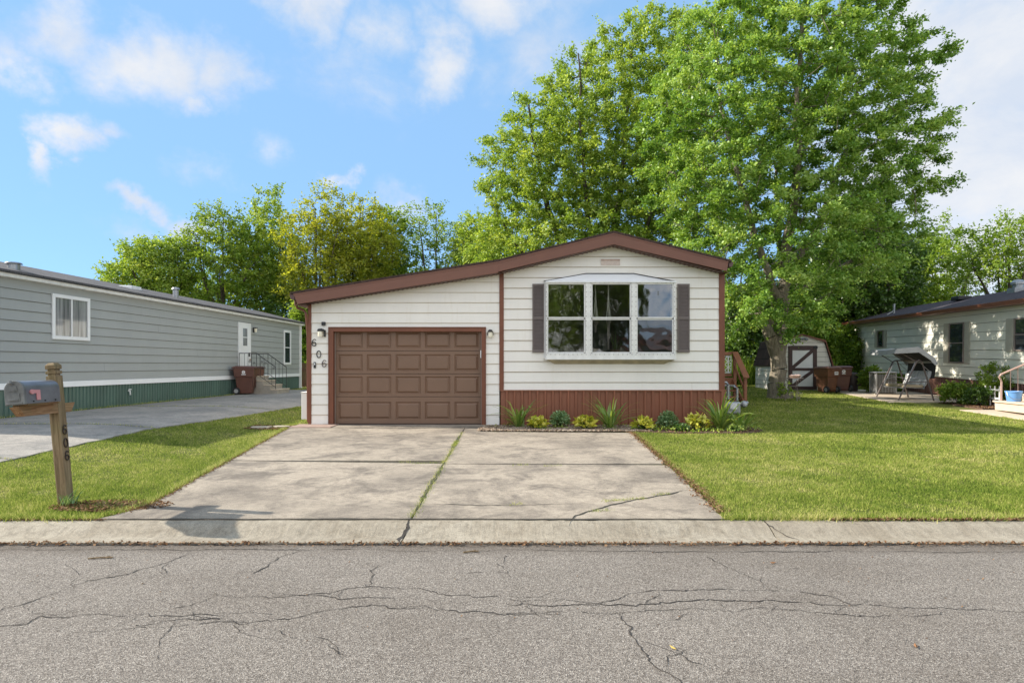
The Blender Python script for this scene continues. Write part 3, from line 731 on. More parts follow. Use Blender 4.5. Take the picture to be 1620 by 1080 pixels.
laps(mb, [(um1, zs), (b0, zs), (b0, under(b0)), (um1, under(um1))], zs - .06, E2, P)
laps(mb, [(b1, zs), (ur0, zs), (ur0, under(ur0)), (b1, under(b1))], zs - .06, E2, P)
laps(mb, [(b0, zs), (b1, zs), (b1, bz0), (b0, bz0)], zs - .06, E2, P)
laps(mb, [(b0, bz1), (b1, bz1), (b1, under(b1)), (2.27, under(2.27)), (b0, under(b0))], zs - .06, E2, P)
rj = random.Random(12)
def joint(mb, u, zbase, e, k, P, t=.014, mi=2):
    za, zb2 = zbase + k * e + .008, zbase + (k + 1) * e - .004
    o = lambda z: t * (1 - (z - zbase - k * e) / e) + .0045
    mb.add([P(u, o(za), za), P(u + .004, o(za), za), P(u + .004, o(zb2), zb2), P(u, o(zb2), zb2)], [(0, 1, 2, 3)], mi)
for u, k in ((4.1, 0),): joint(mb, u, zs - .06, E2, k, P)
# plain shell behind: side and rear walls
for x0, x1, y0, y1, z1_ in ((-4.62, -4.56, FY + .02, 21.4, 2.86), (4.74, 4.80, FY + .02, 31, 3.60), (-.30, -.24, 21.4, 31, 3.60), (-4.62, -.24, 21.4, 21.46, 2.86), (-.24, 4.8, 31, 31.06, 3.6)):
    mb.box(x0, x1, y0, y1, .05, z1_)
wall = hp('wall', ['siding', 'lap_dirt', 'lap_faint'], mb)
# corner boards
for a, b, z0, off in ((fx(488), ul, .13, .03), (um0, um1, zs - .0, .032), (ur0, ur1, zs - .0, .03)):
    mb = MB(); u = (a + b) / 2
    mb.prism([(a, z0), (b, z0), (b, under(b) + .004), (a, under(a) + .004)], FY - off, FY + .06)
    hp('corner_trim', 'brown_trim', mb, bevel=.004)
# roof covering
mb = MB()
for (a, b, y1) in ((0, 1, 21.7), (1, 2, 31.3), (2, 3, 31.3)):
    (x0, z0), (x1, z1_) = TOP[a], TOP[b]
    s = (z1_ - z0) / (x1 - x0); e0 = x0 - (.07 if a == 0 else 0); e1 = x1 + (.07 if b == 3 else 0)
    f = lambda x: z0 + (x - x0) * s
    mb.prism([(e0, f(e0) + .004), (e1, f(e1) + .004), (e1, f(e1) + .05), (e0, f(e0) + .05)], 13.355 + .003 * a, y1)
hp('roof', 'shingle_brown', mb)
# rake fascias
for i, (a, b) in enumerate(((0, 1), (1, 2), (2, 3))):
    mb = MB(); (x0, z0), (x1, z1_) = TOP[a], TOP[b]; h = .25
    pl = [(x0 + (.09 if a == 0 else 0), z0 - h + .02), (x1, z1_ - h), (x1, z1_), (x0, z0)]
    if b == 3: pl = [(x0, z0 - h), (x1 - .03, z1_ - .215), (x1, z1_), (x0, z0)]
    mb.prism(pl, 13.372 - .003 * (a == 1) + .002 * i, 13.40)
    # a folded drip edge above the board
    mb.prism([(x0, z0 - .035), (x1, z1_ - .035), (x1, z1_ + .002), (x0, z0 + .002)], 13.364 - .003 * (a == 1) + .002 * i, 13.371 - .003 * (a == 1) + .002 * i)
    hp('fascia', 'fascia', mb, bevel=.004)
mb = MB()
for a, b in ((0, 1), (1, 2), (2, 3)):
    (x0, z0), (x1, z1_) = TOP[a], TOP[b]; x0 += .1 if a == 0 else 0; x1 -= .03 if b == 3 else 0
    zz = lambda x: roof_z(x) - .243
    mb.quad((x0, 13.40, zz(x0)), (x1, 13.40, zz(x1)), (x1, 13.69, zz(x1)), (x0, 13.69, zz(x0)), 0)
    n = int((x1 - x0) / .1)
    for k in range(n):
        u = x0 + (k + .5) * (x1 - x0) / n
        for q in (-.03,): mb.box(u + q, u + q + .05, 13.41, 13.68, zz(u) - .012, zz(u) - .002 - abs(.012), 1)
for x0, x1, z in ((-4.87, -4.6, 2.86), (4.79, 4.85, 3.58)): mb.box(x0, x1, 13.41, 21 if x0 < 0 else 31, z - .01, z, 0)
hp('soffit', ['soffit', 'gutter_dark'], mb)
# gutters
mb = MB(); mb.prism([(-4.97, 3.075), (-4.93, 2.965), (-4.86, 2.965), (-4.86, 3.075), (-4.875, 3.075), (-4.875, 2.98), (-4.925, 2.98), (-4.955, 3.075)], 13.40, 21.6)
mb.prism([(-4.97, 3.075), (-4.93, 2.965), (-4.86, 2.965), (-4.86, 3.075)], 13.393, 13.399)
hp('gutter', 'gutter_dark', mb)
mb = MB(); mb.tube([(-4.91, 13.62, 2.965), (-4.91, 13.62, 2.88), (-4.87, 13.62, 2.80), (-4.72, 13.62, 2.74), (-4.67, 13.62, 2.66), (-4.67, 13.74, 2.2), (-4.67, 13.76, .2)], .032, 8)
hp('downspout', 'fascia', mb, smooth=True)
mb = MB(); mb.prism([(4.84, 3.80), (4.85, 3.70), (4.92, 3.70), (4.955, 3.80)], 13.42, 31)
hp('gutter', 'gutter_dark', mb)
# ribbed skirting
mb = MB(); n = 29; w = (fx(1144) - fx(792)) / n; x = fx(792)
for i in range(n):
    a = x + i * w; y = FY - .004
    mb.add([(a, y, .10), (a + w * .62, y, .10), (a + w * .70, y - .038, .10), (a + w * .92, y - .038, .10), (a + w, y, .10),
            (a, y, zs - .02), (a + w * .62, y, zs - .02), (a + w * .70, y - .038, zs - .02), (a + w * .92, y - .038, zs - .02), (a + w, y, zs - .02)],
           [(k, k + 1, k + 6, k + 5) for k in range(4)])
mb.box(x - .01, fx(1146) + .02, FY - .046, FY + .02, zs - .022, zs + .008)
mb.box(fx(1141), fx(1146) + .015, FY - .03, FY + .05, .1, zs - .024)
mb.box(ur1 - .06, ur1 - .02, FY + .03, 31, .1, zs)
sk = hp('skirting', 'skirt', mb, bevel=.003)
# garage door
fr = MB(); ja, jb, jt = fx(528), fx(762), fz(524.5)
for a, b, z0, z1_ in ((ug0, ja, .135, zd), (jb, ug1, .135, zd), (ja, jb, jt, zd)):
    fr.box(a, b, FY - .035, FY + .15, z0, z1_)
for a, b, z0, z1_ in ((ug0 - .012, ug0, .135, zd + .012), (ug1, ug1 + .012, .135, zd + .012), (ug0, ug1, zd, zd + .012)): fr.box(a, b, FY - .05, FY, z0, z1_)
hp('garage_door_frame', 'brown_trim', fr, bevel=.004)
DY = FY + .10; gx = lambda px: fx(px, DY); gzz = lambda py: fz(py, DY)
GD = hp('garage_door', 'gutter_dark', (lambda m: (m.box(ja + .002, jb - .002, DY + .03, DY + .05, .14, jt - .004), m)[1])(MB()))
cols = [(535.5, 572.8), (581, 618), (626.8, 664.8), (673, 711.4), (719.8, 756.8)]
rows = [(525.5, 549.6, 519, 554.4), (561.3, 586, 555.2, 590.7), (596.3, 622.2, 591.5, 627.0), (636.4, 662.4, 627.8, 669.5)]
for r0, r1, e0, e1 in rows:
    mb = MB(); edges = [ja + .012] + [gx((cols[i][1] + cols[i + 1][0]) / 2) for i in range(4)] + [jb - .012]
    zt, zb_ = gzz(e0), gzz(e1)
    for c in range(5):
        A_ = [(edges[c], zb_), (edges[c + 1], zb_), (edges[c + 1], zt), (edges[c], zt)]
        x0, x1, z0, z1_ = gx(cols[c][0]), gx(cols[c][1]), gzz(r1), gzz(r0)
        rings = [(A_, 0)]
        for ins, d in ((-.012, 0), (0.004, .020), (.014, .022), (.052, -.006)):
            rings.append(([(x0 + ins, z0 + ins), (x1 - ins, z0 + ins), (x1 - ins, z1_ - ins), (x0 + ins, z1_ - ins)], d))
        vs = [(p[0], DY + d, p[1]) for pl, d in rings for p in pl]; fs = []
        for k in range(len(rings) - 1):
            for i in range(4): fs.append((k * 4 + i, k * 4 + (i + 1) % 4, k * 4 + 4 + (i + 1) % 4, k * 4 + 4 + i))
        fs.append(tuple(range(len(vs) - 4, len(vs)))); mb.add(vs, fs)
    a, b = ja + .012, jb - .012
    mb.add([(a, DY, zt), (b, DY, zt), (b, DY + .03, zt + .004), (a, DY + .03, zt + .004), (a, DY, zb_), (b, DY, zb_), (b, DY + .03, zb_ - .002), (a, DY + .03, zb_ - .002)], [(0, 1, 2, 3), (5, 4, 7, 6)])
    hp('door_section', 'garage', mb, GD)
mb = MB()
for a, b in ((ja + .001, ja + .022), (jb - .018, jb - .001)):
    mb = MB(); mb.box(a, b, DY - .03, DY - .012, .15, jt); hp('weather_strip', 'taupe', mb, GD)
mb = MB(); mb.box(jb - .03, jb - .012, FY - .012, FY + .02, fz(566), fz(554)); hp('door_sensor', 'white', mb)
# wall lamps
def lamp(px, py, bracket_right):
    u, z = fx(px), fz(py); L = MB()
    if bracket_right:
        L.box(u + .05, u + .085, FY - .05, FY - .012, z - .09, z + .06)
        L.prism([(u - .085, z + .035), (u + .06, z + .035), (u + .06, z + .075), (u + .02, z + .095), (u - .06, z + .085)], FY - .14, FY - .03)
    else:
        L.box(u - .04, u + .04, FY - .04, FY - .012, z - .03, z + .085)
        L.prism([(u - .062, z + .03), (u + .062, z + .03), (u + .045, z + .065), (u + .02, z + .085), (u - .02, z + .085), (u - .045, z + .065)], FY - .15, FY - .035)
        for s in (-1, 1): L.tube([(u + s * .057, FY - .08, z + .035), (u + s * .068, FY - .09, z - .045)], .008, 6)
    lo = hp('wall_lamp', 'black', L, bevel=.004)
    g_ = MB(); q = -.02 if bracket_right else 0
    g_.lathe([(.052, 0), (.056, .05), (.052, .10), (.048, .115)], (u + q, FY - .085, z - .085), 14)
    hp('lamp_glass', 'lamp_glass', g_, lo, smooth=True)
lamp(510, 526.5, True); lamp(776, 527.5, False)
mb = MB(); mb.box(fx(509.8), fx(515.8), FY - .07, FY - .012, fz(515), fz(509.2)); hp('motion_sensor', 'black', mb, bevel=.012)
mb = MB(); mb.box(fx(496.8), fx(500.2), FY - .035, FY - .012, fz(582), fz(572.5)); kp = hp('keypad', 'black', mb, bevel=.004)
mb = MB(); mb.box(fx(497.6), fx(499.5), FY - .040, FY - .036, fz(577), fz(574)); hp('keypad_button', 'label', mb, kp)
for ch, px, py, mt in (('6', 497.5, 541.8, 'black'), ('0', 505.0, 560.2, 'black'), ('6', 513.4, 574.8, 'shutter')):
    mb = MB(); h = .152
    for st in digit_path(ch):
        mb.tube([(fx(px) + u * h * .62 / .6, FY - .030, fz(py) + (v - .5) * h) for u, v in st], [.0105 if .15 < i / len(st) < .98 else .008 for i in range(len(st))], 6)
    hp('house_number', mt, mb, smooth=True)
mb = MB(); mb.box(fx(950.5), fx(980.5), FY - .03, FY - .012, fz(420), fz(410.5))
mb.box(fx(950.5), fx(980.5), FY - .034, FY - .031, fz(413), fz(410.5), 1)
hp('vent_patch', [simple('faded_pink_patch', (0.66, 0.55, 0.49), .8, .2, 20), simple('worn_patch', (0.55, 0.40, 0.33), .8, .3, 20)], mb)
mb = MB(); mb.box(-4.86, -4.63, 13.85, 14.5, .25, .86); mb.box(-4.875, -4.63, 13.83, 14.52, .86, .88)
hp('utility_box', 'siding', mb, bevel=.01)
# shutters
for a, b in ((842.2, 861.2), (1071.3, 1090.2)):
    mb = MB(); x0, x1, z0, z1_ = fx(a), fx(b), fz(557.5), fz(449.3); fw = .03; y0 = FY - .045; zm = (z0 + z1_) / 2
    for q in ((x0, x0 + fw, z0, z1_), (x1 - fw, x1, z0, z1_), (x0 + fw, x1 - fw, z0, z0 + .06), (x0 + fw, x1 - fw, z1_ - .05, z1_), (x0 + fw, x1 - fw, zm - .03, zm + .03)): mb.box(q[0], q[1], y0, FY - .004, q[2], q[3])
    for lo, hi in ((z0 + .06, zm - .03), (zm + .03, z1_ - .05)):
        n = 22
        for k in range(n):
            za = lo + (hi - lo) * k / n; zc = lo + (hi - lo) * (k + 1) / n
            mb.add([(x0 + fw, y0 + .006, za), (x1 - fw, y0 + .006, za), (x1 - fw, y0 + .024, zc), (x0 + fw, y0 + .024, zc), (x0 + fw, y0 + .024, za), (x1 - fw, y0 + .024, za)], [(0, 1, 2, 3), (4, 5, 1, 0)])
    hp('shutter', 'shutter', mb)
# bay window
BY = 13.45; bx = lambda px: fx(px, BY); bz = lambda py: fz(py, BY)
mb = MB(); X0, X1, Z0, Z1 = bx(864.3), bx(1069), bz(566.5), bz(444.8)
wins = [(867.5, 924.2), (937.5, 996.7), (1009.2, 1064.2)]; ft, fm0, fm1, fb = 447.8, 501.3, 505.8, 559.0
xs_ = [X0] + [v for a, b in wins for v in (bx(a - 2.2), bx(b + 2.2))] + [X1]
for i in range(0, 8, 2): mb.box(xs_[i], xs_[i + 1], BY, BY + .09, Z0, Z1)
for i in range(1, 7, 2):
    mb.box(xs_[i], xs_[i + 1], BY, BY + .09, Z0, bz(fb)); mb.box(xs_[i], xs_[i + 1], BY, BY + .09, bz(ft), Z1)
mb.box(X0 - .03, X1 + .03, BY - .012, BY + .02, Z0 - .03, Z0 - .001)           # bottom lip
for s, x in ((-1, X0), (1, X1)):                                                # splayed cheeks
    o = .05 * s
    mb.add([(x, BY, Z0), (x, BY, Z1), (x + o, FY - .01, Z1 + .02), (x + o, FY - .01, Z0 - .02), (x - .03 * s, BY + .03, Z0), (x - .03 * s, BY + .03, Z1), (x + o - .03 * s, FY + .05, Z1 + .02), (x + o - .03 * s, FY + .05, Z0 - .02)],
           [(0, 1, 2, 3), (4, 7, 6, 5), (0, 4, 5, 1), (1, 5, 6, 2), (3, 7, 4, 0), (2, 6, 7, 3)])
# rows of screws round each window
for a, b in wins:
    l_, r_, t_, q_ = bx(a - 3.2), bx(b + 3.2), bz(446.7), bz(560.6)
    pts = [(l_, q_ + (t_ - q_) * k / 15) for k in range(16)] + [(r_, q_ + (t_ - q_) * k / 15) for k in range(16)] + [(l_ + (r_ - l_) * k / 9, t_) for k in range(1, 9)] + [(l_ + (r_ - l_) * k / 9, q_) for k in range(1, 9)]
    for u, z in pts: mb.box(u - .007, u + .007, BY - .005, BY - .001, z - .007, z + .007, 1)
BW = hp('bay_window', ['weathered_white', 'taupe'], mb)
mb = MB(); wt = [(X0 - .045, 3.40), (1.687, 3.577), (2.77, 3.577), (X1 + .045, 3.40)]
for k in range(3):
    a, b = wt[k], wt[k + 1]; fa = X0 + (X1 - X0) * (0, .33, .67)[k]; fb_ = X0 + (X1 - X0) * (.33, .67, 1)[k]
    mb.quad((fa, BY - .02, Z1 + .004), (fb_, BY - .02, Z1 + .004), (b[0], FY - .016, b[1]), (a[0], FY - .016, a[1]))
for k in range(3): mb.tube([(wt[k][0], FY - .022, wt[k][1] + .008), (wt[k + 1][0], FY - .022, wt[k + 1][1] + .008)], .010, 5, 1)
mb.box(X0 - .01, X1 + .01, BY - .022, BY + .01, Z1 - .03, Z1 + .003)
hp('bay_roof', ['white', 'black'], mb, BW)
mb = MB(); mb.add([(X0 + .02, BY + .02, Z0 - .031), (X1 - .02, BY + .02, Z0 - .031), (X1 - .2, FY - .01, Z0 - .13), (X0 + .2, FY - .01, Z0 - .13), (X0 + .02, FY - .01, Z0 - .031), (X1 - .02, FY - .01, Z0 - .031)],
                  [(0, 1, 2, 3), (0, 3, 4), (1, 5, 2)])
hp('bay_base', simple('stained_bay_base', (.55, .47, .32), .7, .4, 6), mb, BW)
M['screen'] = glass_mat('screened_glass', (.50, .49, .50), .26, .04, .10)
for a, b in wins:
    for z0, z1_, mt, y in ((bz(fm0), bz(449.7), 'glass', BY + .03), (bz(556.7), bz(fm1), 'screen', BY + .05)):
        mb = MB(); x0, x1 = bx(a), bx(b); w = .028
        for q in ((x0 - w, x0, z0 - w * .6, z1_ + w * .6), (x1, x1 + w, z0 - w * .6, z1_ + w * .6), (x0, x1, z0 - w, z0), (x0, x1, z1_, z1_ + w)): mb.box(q[0], q[1], y - .016, y + .016, q[2], q[3])
        sa = hp('sash', 'weathered_white', mb, BW, bevel=.003)
        mb = MB(); mb.quad((x0, y, z0), (x1, y, z0), (x1, y, z1_), (x0, y, z1_)); hp('glass_pane', mt, mb, BW)
# dim room behind the bay
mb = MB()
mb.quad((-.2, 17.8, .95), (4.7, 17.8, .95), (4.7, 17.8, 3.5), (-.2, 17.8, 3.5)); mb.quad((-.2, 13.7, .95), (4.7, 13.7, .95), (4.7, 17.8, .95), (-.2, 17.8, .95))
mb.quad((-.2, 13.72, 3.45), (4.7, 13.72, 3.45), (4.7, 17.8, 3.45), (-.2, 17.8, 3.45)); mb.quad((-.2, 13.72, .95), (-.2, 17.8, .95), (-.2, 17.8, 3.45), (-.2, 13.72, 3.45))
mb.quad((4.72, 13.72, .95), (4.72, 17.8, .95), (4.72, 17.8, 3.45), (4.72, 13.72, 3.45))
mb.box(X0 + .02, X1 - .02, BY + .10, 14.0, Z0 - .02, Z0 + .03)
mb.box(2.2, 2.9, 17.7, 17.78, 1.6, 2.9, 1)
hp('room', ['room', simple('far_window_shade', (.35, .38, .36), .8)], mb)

# things seen through the bay window
for px, lab, L, Y in ((942, 'cotton macrame plant hanger with a pale pot, left one in the bay window', 1.12, 13.72), (962.5, 'long cotton macrame plant hanger without a pot in the bay window', 1.5, 13.78)):
    u = fx(px, Y); zt = 3.36; t = thing('plant_hanger', lab, 'plant hanger', (u, Y, zt), group='macrame hangers in the bay window')
    mb = MB(); mb.tube([(0, 0, 0), (0, 0, -.22)], .016, 6)
    for k in range(5):
        a = k * 1.257; mb.tube([(0, 0, -.2), (.02 * math.cos(a), .02 * math.sin(a), -.5), (.06 * math.cos(a), .06 * math.sin(a), -.8), (.02 * math.cos(a), .02 * math.sin(a), -.97)], .011, 5)
    mb.tube([(0, 0, -.95), (0, 0, -L)], [.035, .02], 7); mb.build('cords', 'rope', t)
    if px < 950:
        mb = MB(); mb.lathe([(.055, -.93), (.085, -.90), (.095, -.80), (.09, -.80)], (0, 0, 0), 14); mb.build('pot', 'cushion', t, smooth=True)
def strap_plant(name, label, cat, loc, n, L0, L1, w, mat, up=1.0, arch=.9, group=None, seg=6, parent_part='leaves'):
    t = thing(name, label, cat, loc, group=group); V, Fc, T_ = [], [], []
    rr = random.Random(hash(label) % 9999 if False else sum(map(ord, label)))
    for i in range(n):
        a = rr.uniform(0, 6.283); L = rr.uniform(L0, L1); e = rr.uniform(.15, .95) * arch; w_ = w * rr.uniform(.7, 1.2)
        p = Vector((rr.gauss(0, .03), rr.gauss(0, .03), 0)); el = rr.uniform(.75, 1.5) * up; side = Vector((-math.sin(a), math.cos(a), 0)); o = len(V); tw = rr.uniform(-.5, .5)
        for k in range(seg + 1):
            f = k / seg; ww = w_ * (min(1, .45 + 2 * f) if f < .4 else 1) * max(.03, (1 - f ** 2.2))
            sd = (side + Vector((0, 0, tw * f))).normalized()
            V += [p - sd * ww / 2, p + sd * ww / 2]
            p = p + Vector((math.cos(a) * math.cos(el), math.sin(a) * math.cos(el), math.sin(el))) * (L / seg); el -= e * 2.4 / seg * (.3 + f * 1.2)
        tn = rr.random()
        for k in range(seg): Fc.append((o + 2 * k, o + 2 * k + 1, o + 2 * k + 3, o + 2 * k + 2)); T_.append(tn)
    np_mesh(parent_part, np.array([tuple(v) for v in V]), np.array(Fc), mat, t, T_, smooth=True)
    return t
sp = strap_plant('house_plant', 'spiky spider plant standing on the sill of the bay window', 'house plant', (fx(973, 13.8), 13.8, 1.86), 26, .2, .5, .022, 'sedum')
mb = MB(); mb.lathe([(.08, -.18), (.11, 0), (.10, 0)], (0, 0, 0), 16); mb.build('pot', 'wicker', sp, smooth=True)
t = thing('cushion', 'crumpled pale cushion lying in the left window of the bay', 'cushion', (fx(893, 13.8), 13.78, Z0 + .03))
mb = MB()
for k, (dx, dz, r) in enumerate(((-.16, .09, .17), (.08, .10, .19), (.22, .07, .13), (.0, .20, .11))): mb.blob((dx, 0, dz), (r, .11, r * .6), k)
mb.build('cover', 'cushion', t, smooth=True)
t = thing('paper_bag', 'tilted white bag behind the left window of the bay', 'bag', (fx(874, 13.85), 13.88, Z0 + .03))
mb = MB(); mb.box(-.10, .10, -.05, .05, .28, .58, 0, Matrix.Rotation(.25, 4, 'Y')); mb.build('bag_body', 'label', t)
mb = MB(); mb.tube([(.05, 0, .55), (.08, 0, .68), (.16, 0, .68), (.2, 0, .52)], .012, 6); mb.build('handle', 'label', t)
# ------------------------------------------------------------------ grey home on the left
rl = -math.atan(.05)
LH = thing('mobile_home', 'long grey mobile home with dark green skirting and a white side door, on the left', 'mobile home', (-11.32, 11.4, .345), (0, 0, rl))
LEN = 18.1; EV = 3.105; B0, B1 = .615, .755
mb = MB(); PL = lambda u, o, z: (o, u, z)
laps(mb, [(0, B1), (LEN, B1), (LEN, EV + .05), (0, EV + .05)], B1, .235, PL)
for k, u in ((1, 4.9), (3, 9.3), (6, 7.2), (8, 11.2), (5, 14.8)): joint(mb, u, B1, .235, k, PL, mi=1)
mb.prism([(-.01, .05), (-.01, EV + .1), (-2.15, 3.76), (-4.3, EV + .1), (-4.3, .05)], -.0, .06, 'y'); mb.prism([(-.01, .05), (-.01, EV + .1), (-2.15, 3.76), (-4.3, EV + .1), (-4.3, .05)], LEN - .06, LEN, 'y')
mb.box(-4.3, -4.24, .06, LEN - .06, .05, EV)
mb.build('wall', ['gsiding', 'glap'], LH)
mb = MB(); mb.prism([(.20, EV + .145), (-2.15, 3.84), (-4.5, EV + .145), (-4.5, EV + .10), (-2.15, 3.79), (.20, EV + .10)], -.2, LEN + .2); RF = mb.build('roof', 'shingle_grey', LH)
mb = MB(); mb.box(.14, .165, -.18, LEN + .18, EV - .005, EV + .115); mb.box(.0, .14, -.18, LEN + .18, EV - .012, EV + .004); mb.build('fascia', 'weathered_white', LH, bevel=.004)
mb = MB(); mb.box(.166, .20, -.18, LEN + .19, EV + .075, EV + .099); mb.build('drip_edge', 'black', LH)
mb = MB(); mb.prism([(.002, B0), (.045, B0), (.03, B1 - .01), (.002, B1 + .012)], -.0, LEN); mb.build('band_trim', 'white', LH)
mb = MB(); n = 150; w = LEN / n
for i in range(n):
    a = i * w
    mb.add([(-.015, a, -.12), (-.015, a + w * .55, -.12), (.010, a + w * .65, -.12), (.010, a + w * .9, -.12), (-.015, a + w, -.12), (-.015, a, B0), (-.015, a + w * .55, B0), (.010, a + w * .65, B0), (.010, a + w * .9, B0), (-.015, a + w, B0)], [(k, k + 1, k + 6, k + 5) for k in range(4)])
mb.build('skirting', 'green_skirt', LH)
mb = MB(); mb.box(-.0, .035, LEN - .09, LEN + .01, .0, EV - .013); mb.build('corner_trim', 'white', LH)
mb = MB(); mb.tube([(.07, LEN - .02, EV - .02), (.07, LEN - .02, .1), (.12, LEN - .02, .02)], .032, 8); mb.build('downspout', 'white', LH, smooth=True)

def side_window(parent, x, y0, y1, z0, z1_, mat, fw, split, pane, out=1, depth=.035, bar=.04):
    """window on a wall of constant local x; out = outward sign; split = 'v' or 'h'"""
    mb = MB(); a, b = sorted((x, x + out * depth)); ym, zm = (y0 + y1) / 2, (z0 + z1_) / 2
    mb.box(a, b, y0, y0 + fw, z0, z1_); mb.box(a, b, y1 - fw, y1, z0, z1_); mb.box(a, b, y0 + fw, y1 - fw, z0, z0 + fw); mb.box(a, b, y0 + fw, y1 - fw, z1_ - fw, z1_)
    a2, b2 = sorted((x, x + out * (depth - .006)))
    if split == 'v': mb.box(a2, b2, ym - bar / 2, ym + bar / 2, z0 + fw, z1_ - fw)
    if split == 'h': mb.box(a2, b2, y0 + fw, y1 - fw, zm - bar / 2, zm + bar / 2)
    wo = mb.build('window', mat, parent, bevel=.004)
    g = x + out * .012
    if split == 'v': rs = ((y0 + fw, ym - bar / 2, z0 + fw, z1_ - fw), (ym + bar / 2, y1 - fw, z0 + fw, z1_ - fw))
    elif split == 'h': rs = ((y0 + fw, y1 - fw, z0 + fw, zm - bar / 2), (y0 + fw, y1 - fw, zm + bar / 2, z1_ - fw))
    else: rs = ((y0 + fw, y1 - fw, z0 + fw, z1_ - fw),)
    for i, r in enumerate(rs):
        m = MB(); m.quad((g, r[0], r[2]), (g, r[1], r[2]), (g, r[1], r[3]), (g, r[0], r[3])); m.build('pane', pane[i % len(pane)], wo)
    return wo
side_window(LH, .016, 3.14, 4.35, 1.79, 2.895, 'white', .085, 'v', ['curtain_glass', 'curtain_glass'])
side_window(LH, .016, 16.2, 16.98, 1.18, 2.77, 'white', .10, 'h', ['dark_glass', 'dark_glass'])
mb = MB(); mb.box(.012, .05, 12.07, 12.13, .70, 2.84); mb.box(.012, .05, 12.99, 13.05, .70, 2.84); mb.box(.012, .05, 12.13, 12.99, 2.79, 2.84); mb.box(.012, .04, 12.13, 12.99, .70, 2.79)
DO = mb.build('door', 'white', LH, bevel=.004)
mb = MB(); mb.box(.041, .046, 12.4, 12.75, 1.93, 2.62); mb.build('door_pane', 'curtain_glass', DO)
mb = MB(); mb.box(.046, .052, 12.36, 12.40, 1.9, 2.65); mb.box(.046, .052, 12.75, 12.79, 1.9, 2.65); mb.box(.046, .052, 12.4, 12.75, 2.25, 2.28); mb.build('pane_frame', 'white', DO)
mb = MB(); mb.box(.041, .07, 12.86, 12.93, 1.50, 1.66); mb.build('lock', 'black', DO); mb = MB(); mb.blob((.09, 12.9, 1.38), (.035, .035, .035), 1); mb.build('handle', 'wicker', DO, smooth=True)
mb = MB(); mb.box(.016, .05, 13.27, 13.37, 2.5, 2.7); mb.box(.05, .16, 13.24, 13.40, 2.66, 2.70); wl = mb.build('wall_lamp', 'black', LH); mb = MB(); mb.lathe([(.04, 0), (.065, .14), (.065, .15)], (.11, 13.32, 2.51), 12); mb.build('lamp_glass', 'lamp_glass', wl, smooth=True)
for y, x, r, h, nm in ((2.5, -.35, .12, .2, 'roof_vent'), (9.3, -.75, .09, .40, 'vent_pipe')):
    mb = MB(); z = EV + .145 + (.2 - x) * .256 - .05
    mb.lathe([(r, 0), (r, h * .7), (r * .9, h * .72), (r * .9, h * .78), (r * 1.45, h * .8), (r * 1.2, h * .95), (r * .3, h)], (x, y, z), 16); mb.build(nm, 'grey_metal', RF, smooth=True)
mb = MB(); mb.box(-1.5, -1.0, 7.4, 7.9, 3.52, 3.66); mb.build('skylight', 'white', RF, bevel=.02)

mb = MB(); mb.tube([(.01, 5.85, .42), (.06, 5.85, .42), (.07, 5.85, .30)], .022, 8); mb.tube([(.06, 5.80, .46), (.06, 5.9, .46)], .015, 6); mb.build('hose_tap', 'white', LH, smooth=True)
# concrete steps with iron railings by the white door
ST = thing('entry_stairs', 'concrete steps with black iron railings at the white side door', 'stairs', (-11.32, 11.4, .345), (0, 0, rl))
mb = MB(); mb.prism([(.05, -.1), (1.62, -.1), (1.62, .19), (1.33, .19), (1.33, .36), (1.05, .36), (1.05, .53), (.77, .53), (.77, .70), (.05, .70)], 12.0, 13.1, 'y'); mb.build('steps', 'conc_step', ST, bevel=.012)
for i in range(4):
    mb = MB(); x0, x1, z = ((.05, .79, .70), (.79, 1.07, .53), (1.07, 1.35, .36), (1.35, 1.64, .19))[i]; mb.box(x0, x1, 11.985, 13.115, z + .001, z + .035); mb.build('tread', 'tan_step', ST, bevel=.008)
for y in (12.06, 13.04):
    mb = MB(); rail = [(.07, y, 1.62), (.76, y, 1.62), (1.52, y, 1.08)]
    mb.tube(rail, .016, 6); mb.tube([(.07, y, .82), (.76, y, .82), (1.52, y, .30)], .010, 5)
    for x in (.07, .28, .42, .56, .76, .92, 1.07, 1.22, 1.37, 1.52):
        zt = 1.62 if x <= .76 else 1.62 - (x - .76) * .71; zl = .82 if x <= .76 else .82 - (x - .76) * .684
        if x in (.07, .76, 1.52): zl = .73 if x <= .76 else .22
        mb.tube([(x, y, zl), (x, y, zt)], .012 if x in (.07, .76, 1.52) else .007, 5)
    for cx, cz in ((.49, 1.25), (.66, 1.2), (1.0, 1.0)):
        mb.tube([(cx + .06 * (1 - k / 22) * math.cos(k * .55), y, cz + .16 * math.sin(k * .16) * .3 + .06 * (1 - k / 22) * math.sin(k * .55)) for k in range(20)], .006, 4)
    mb.build('railing', 'black', ST)

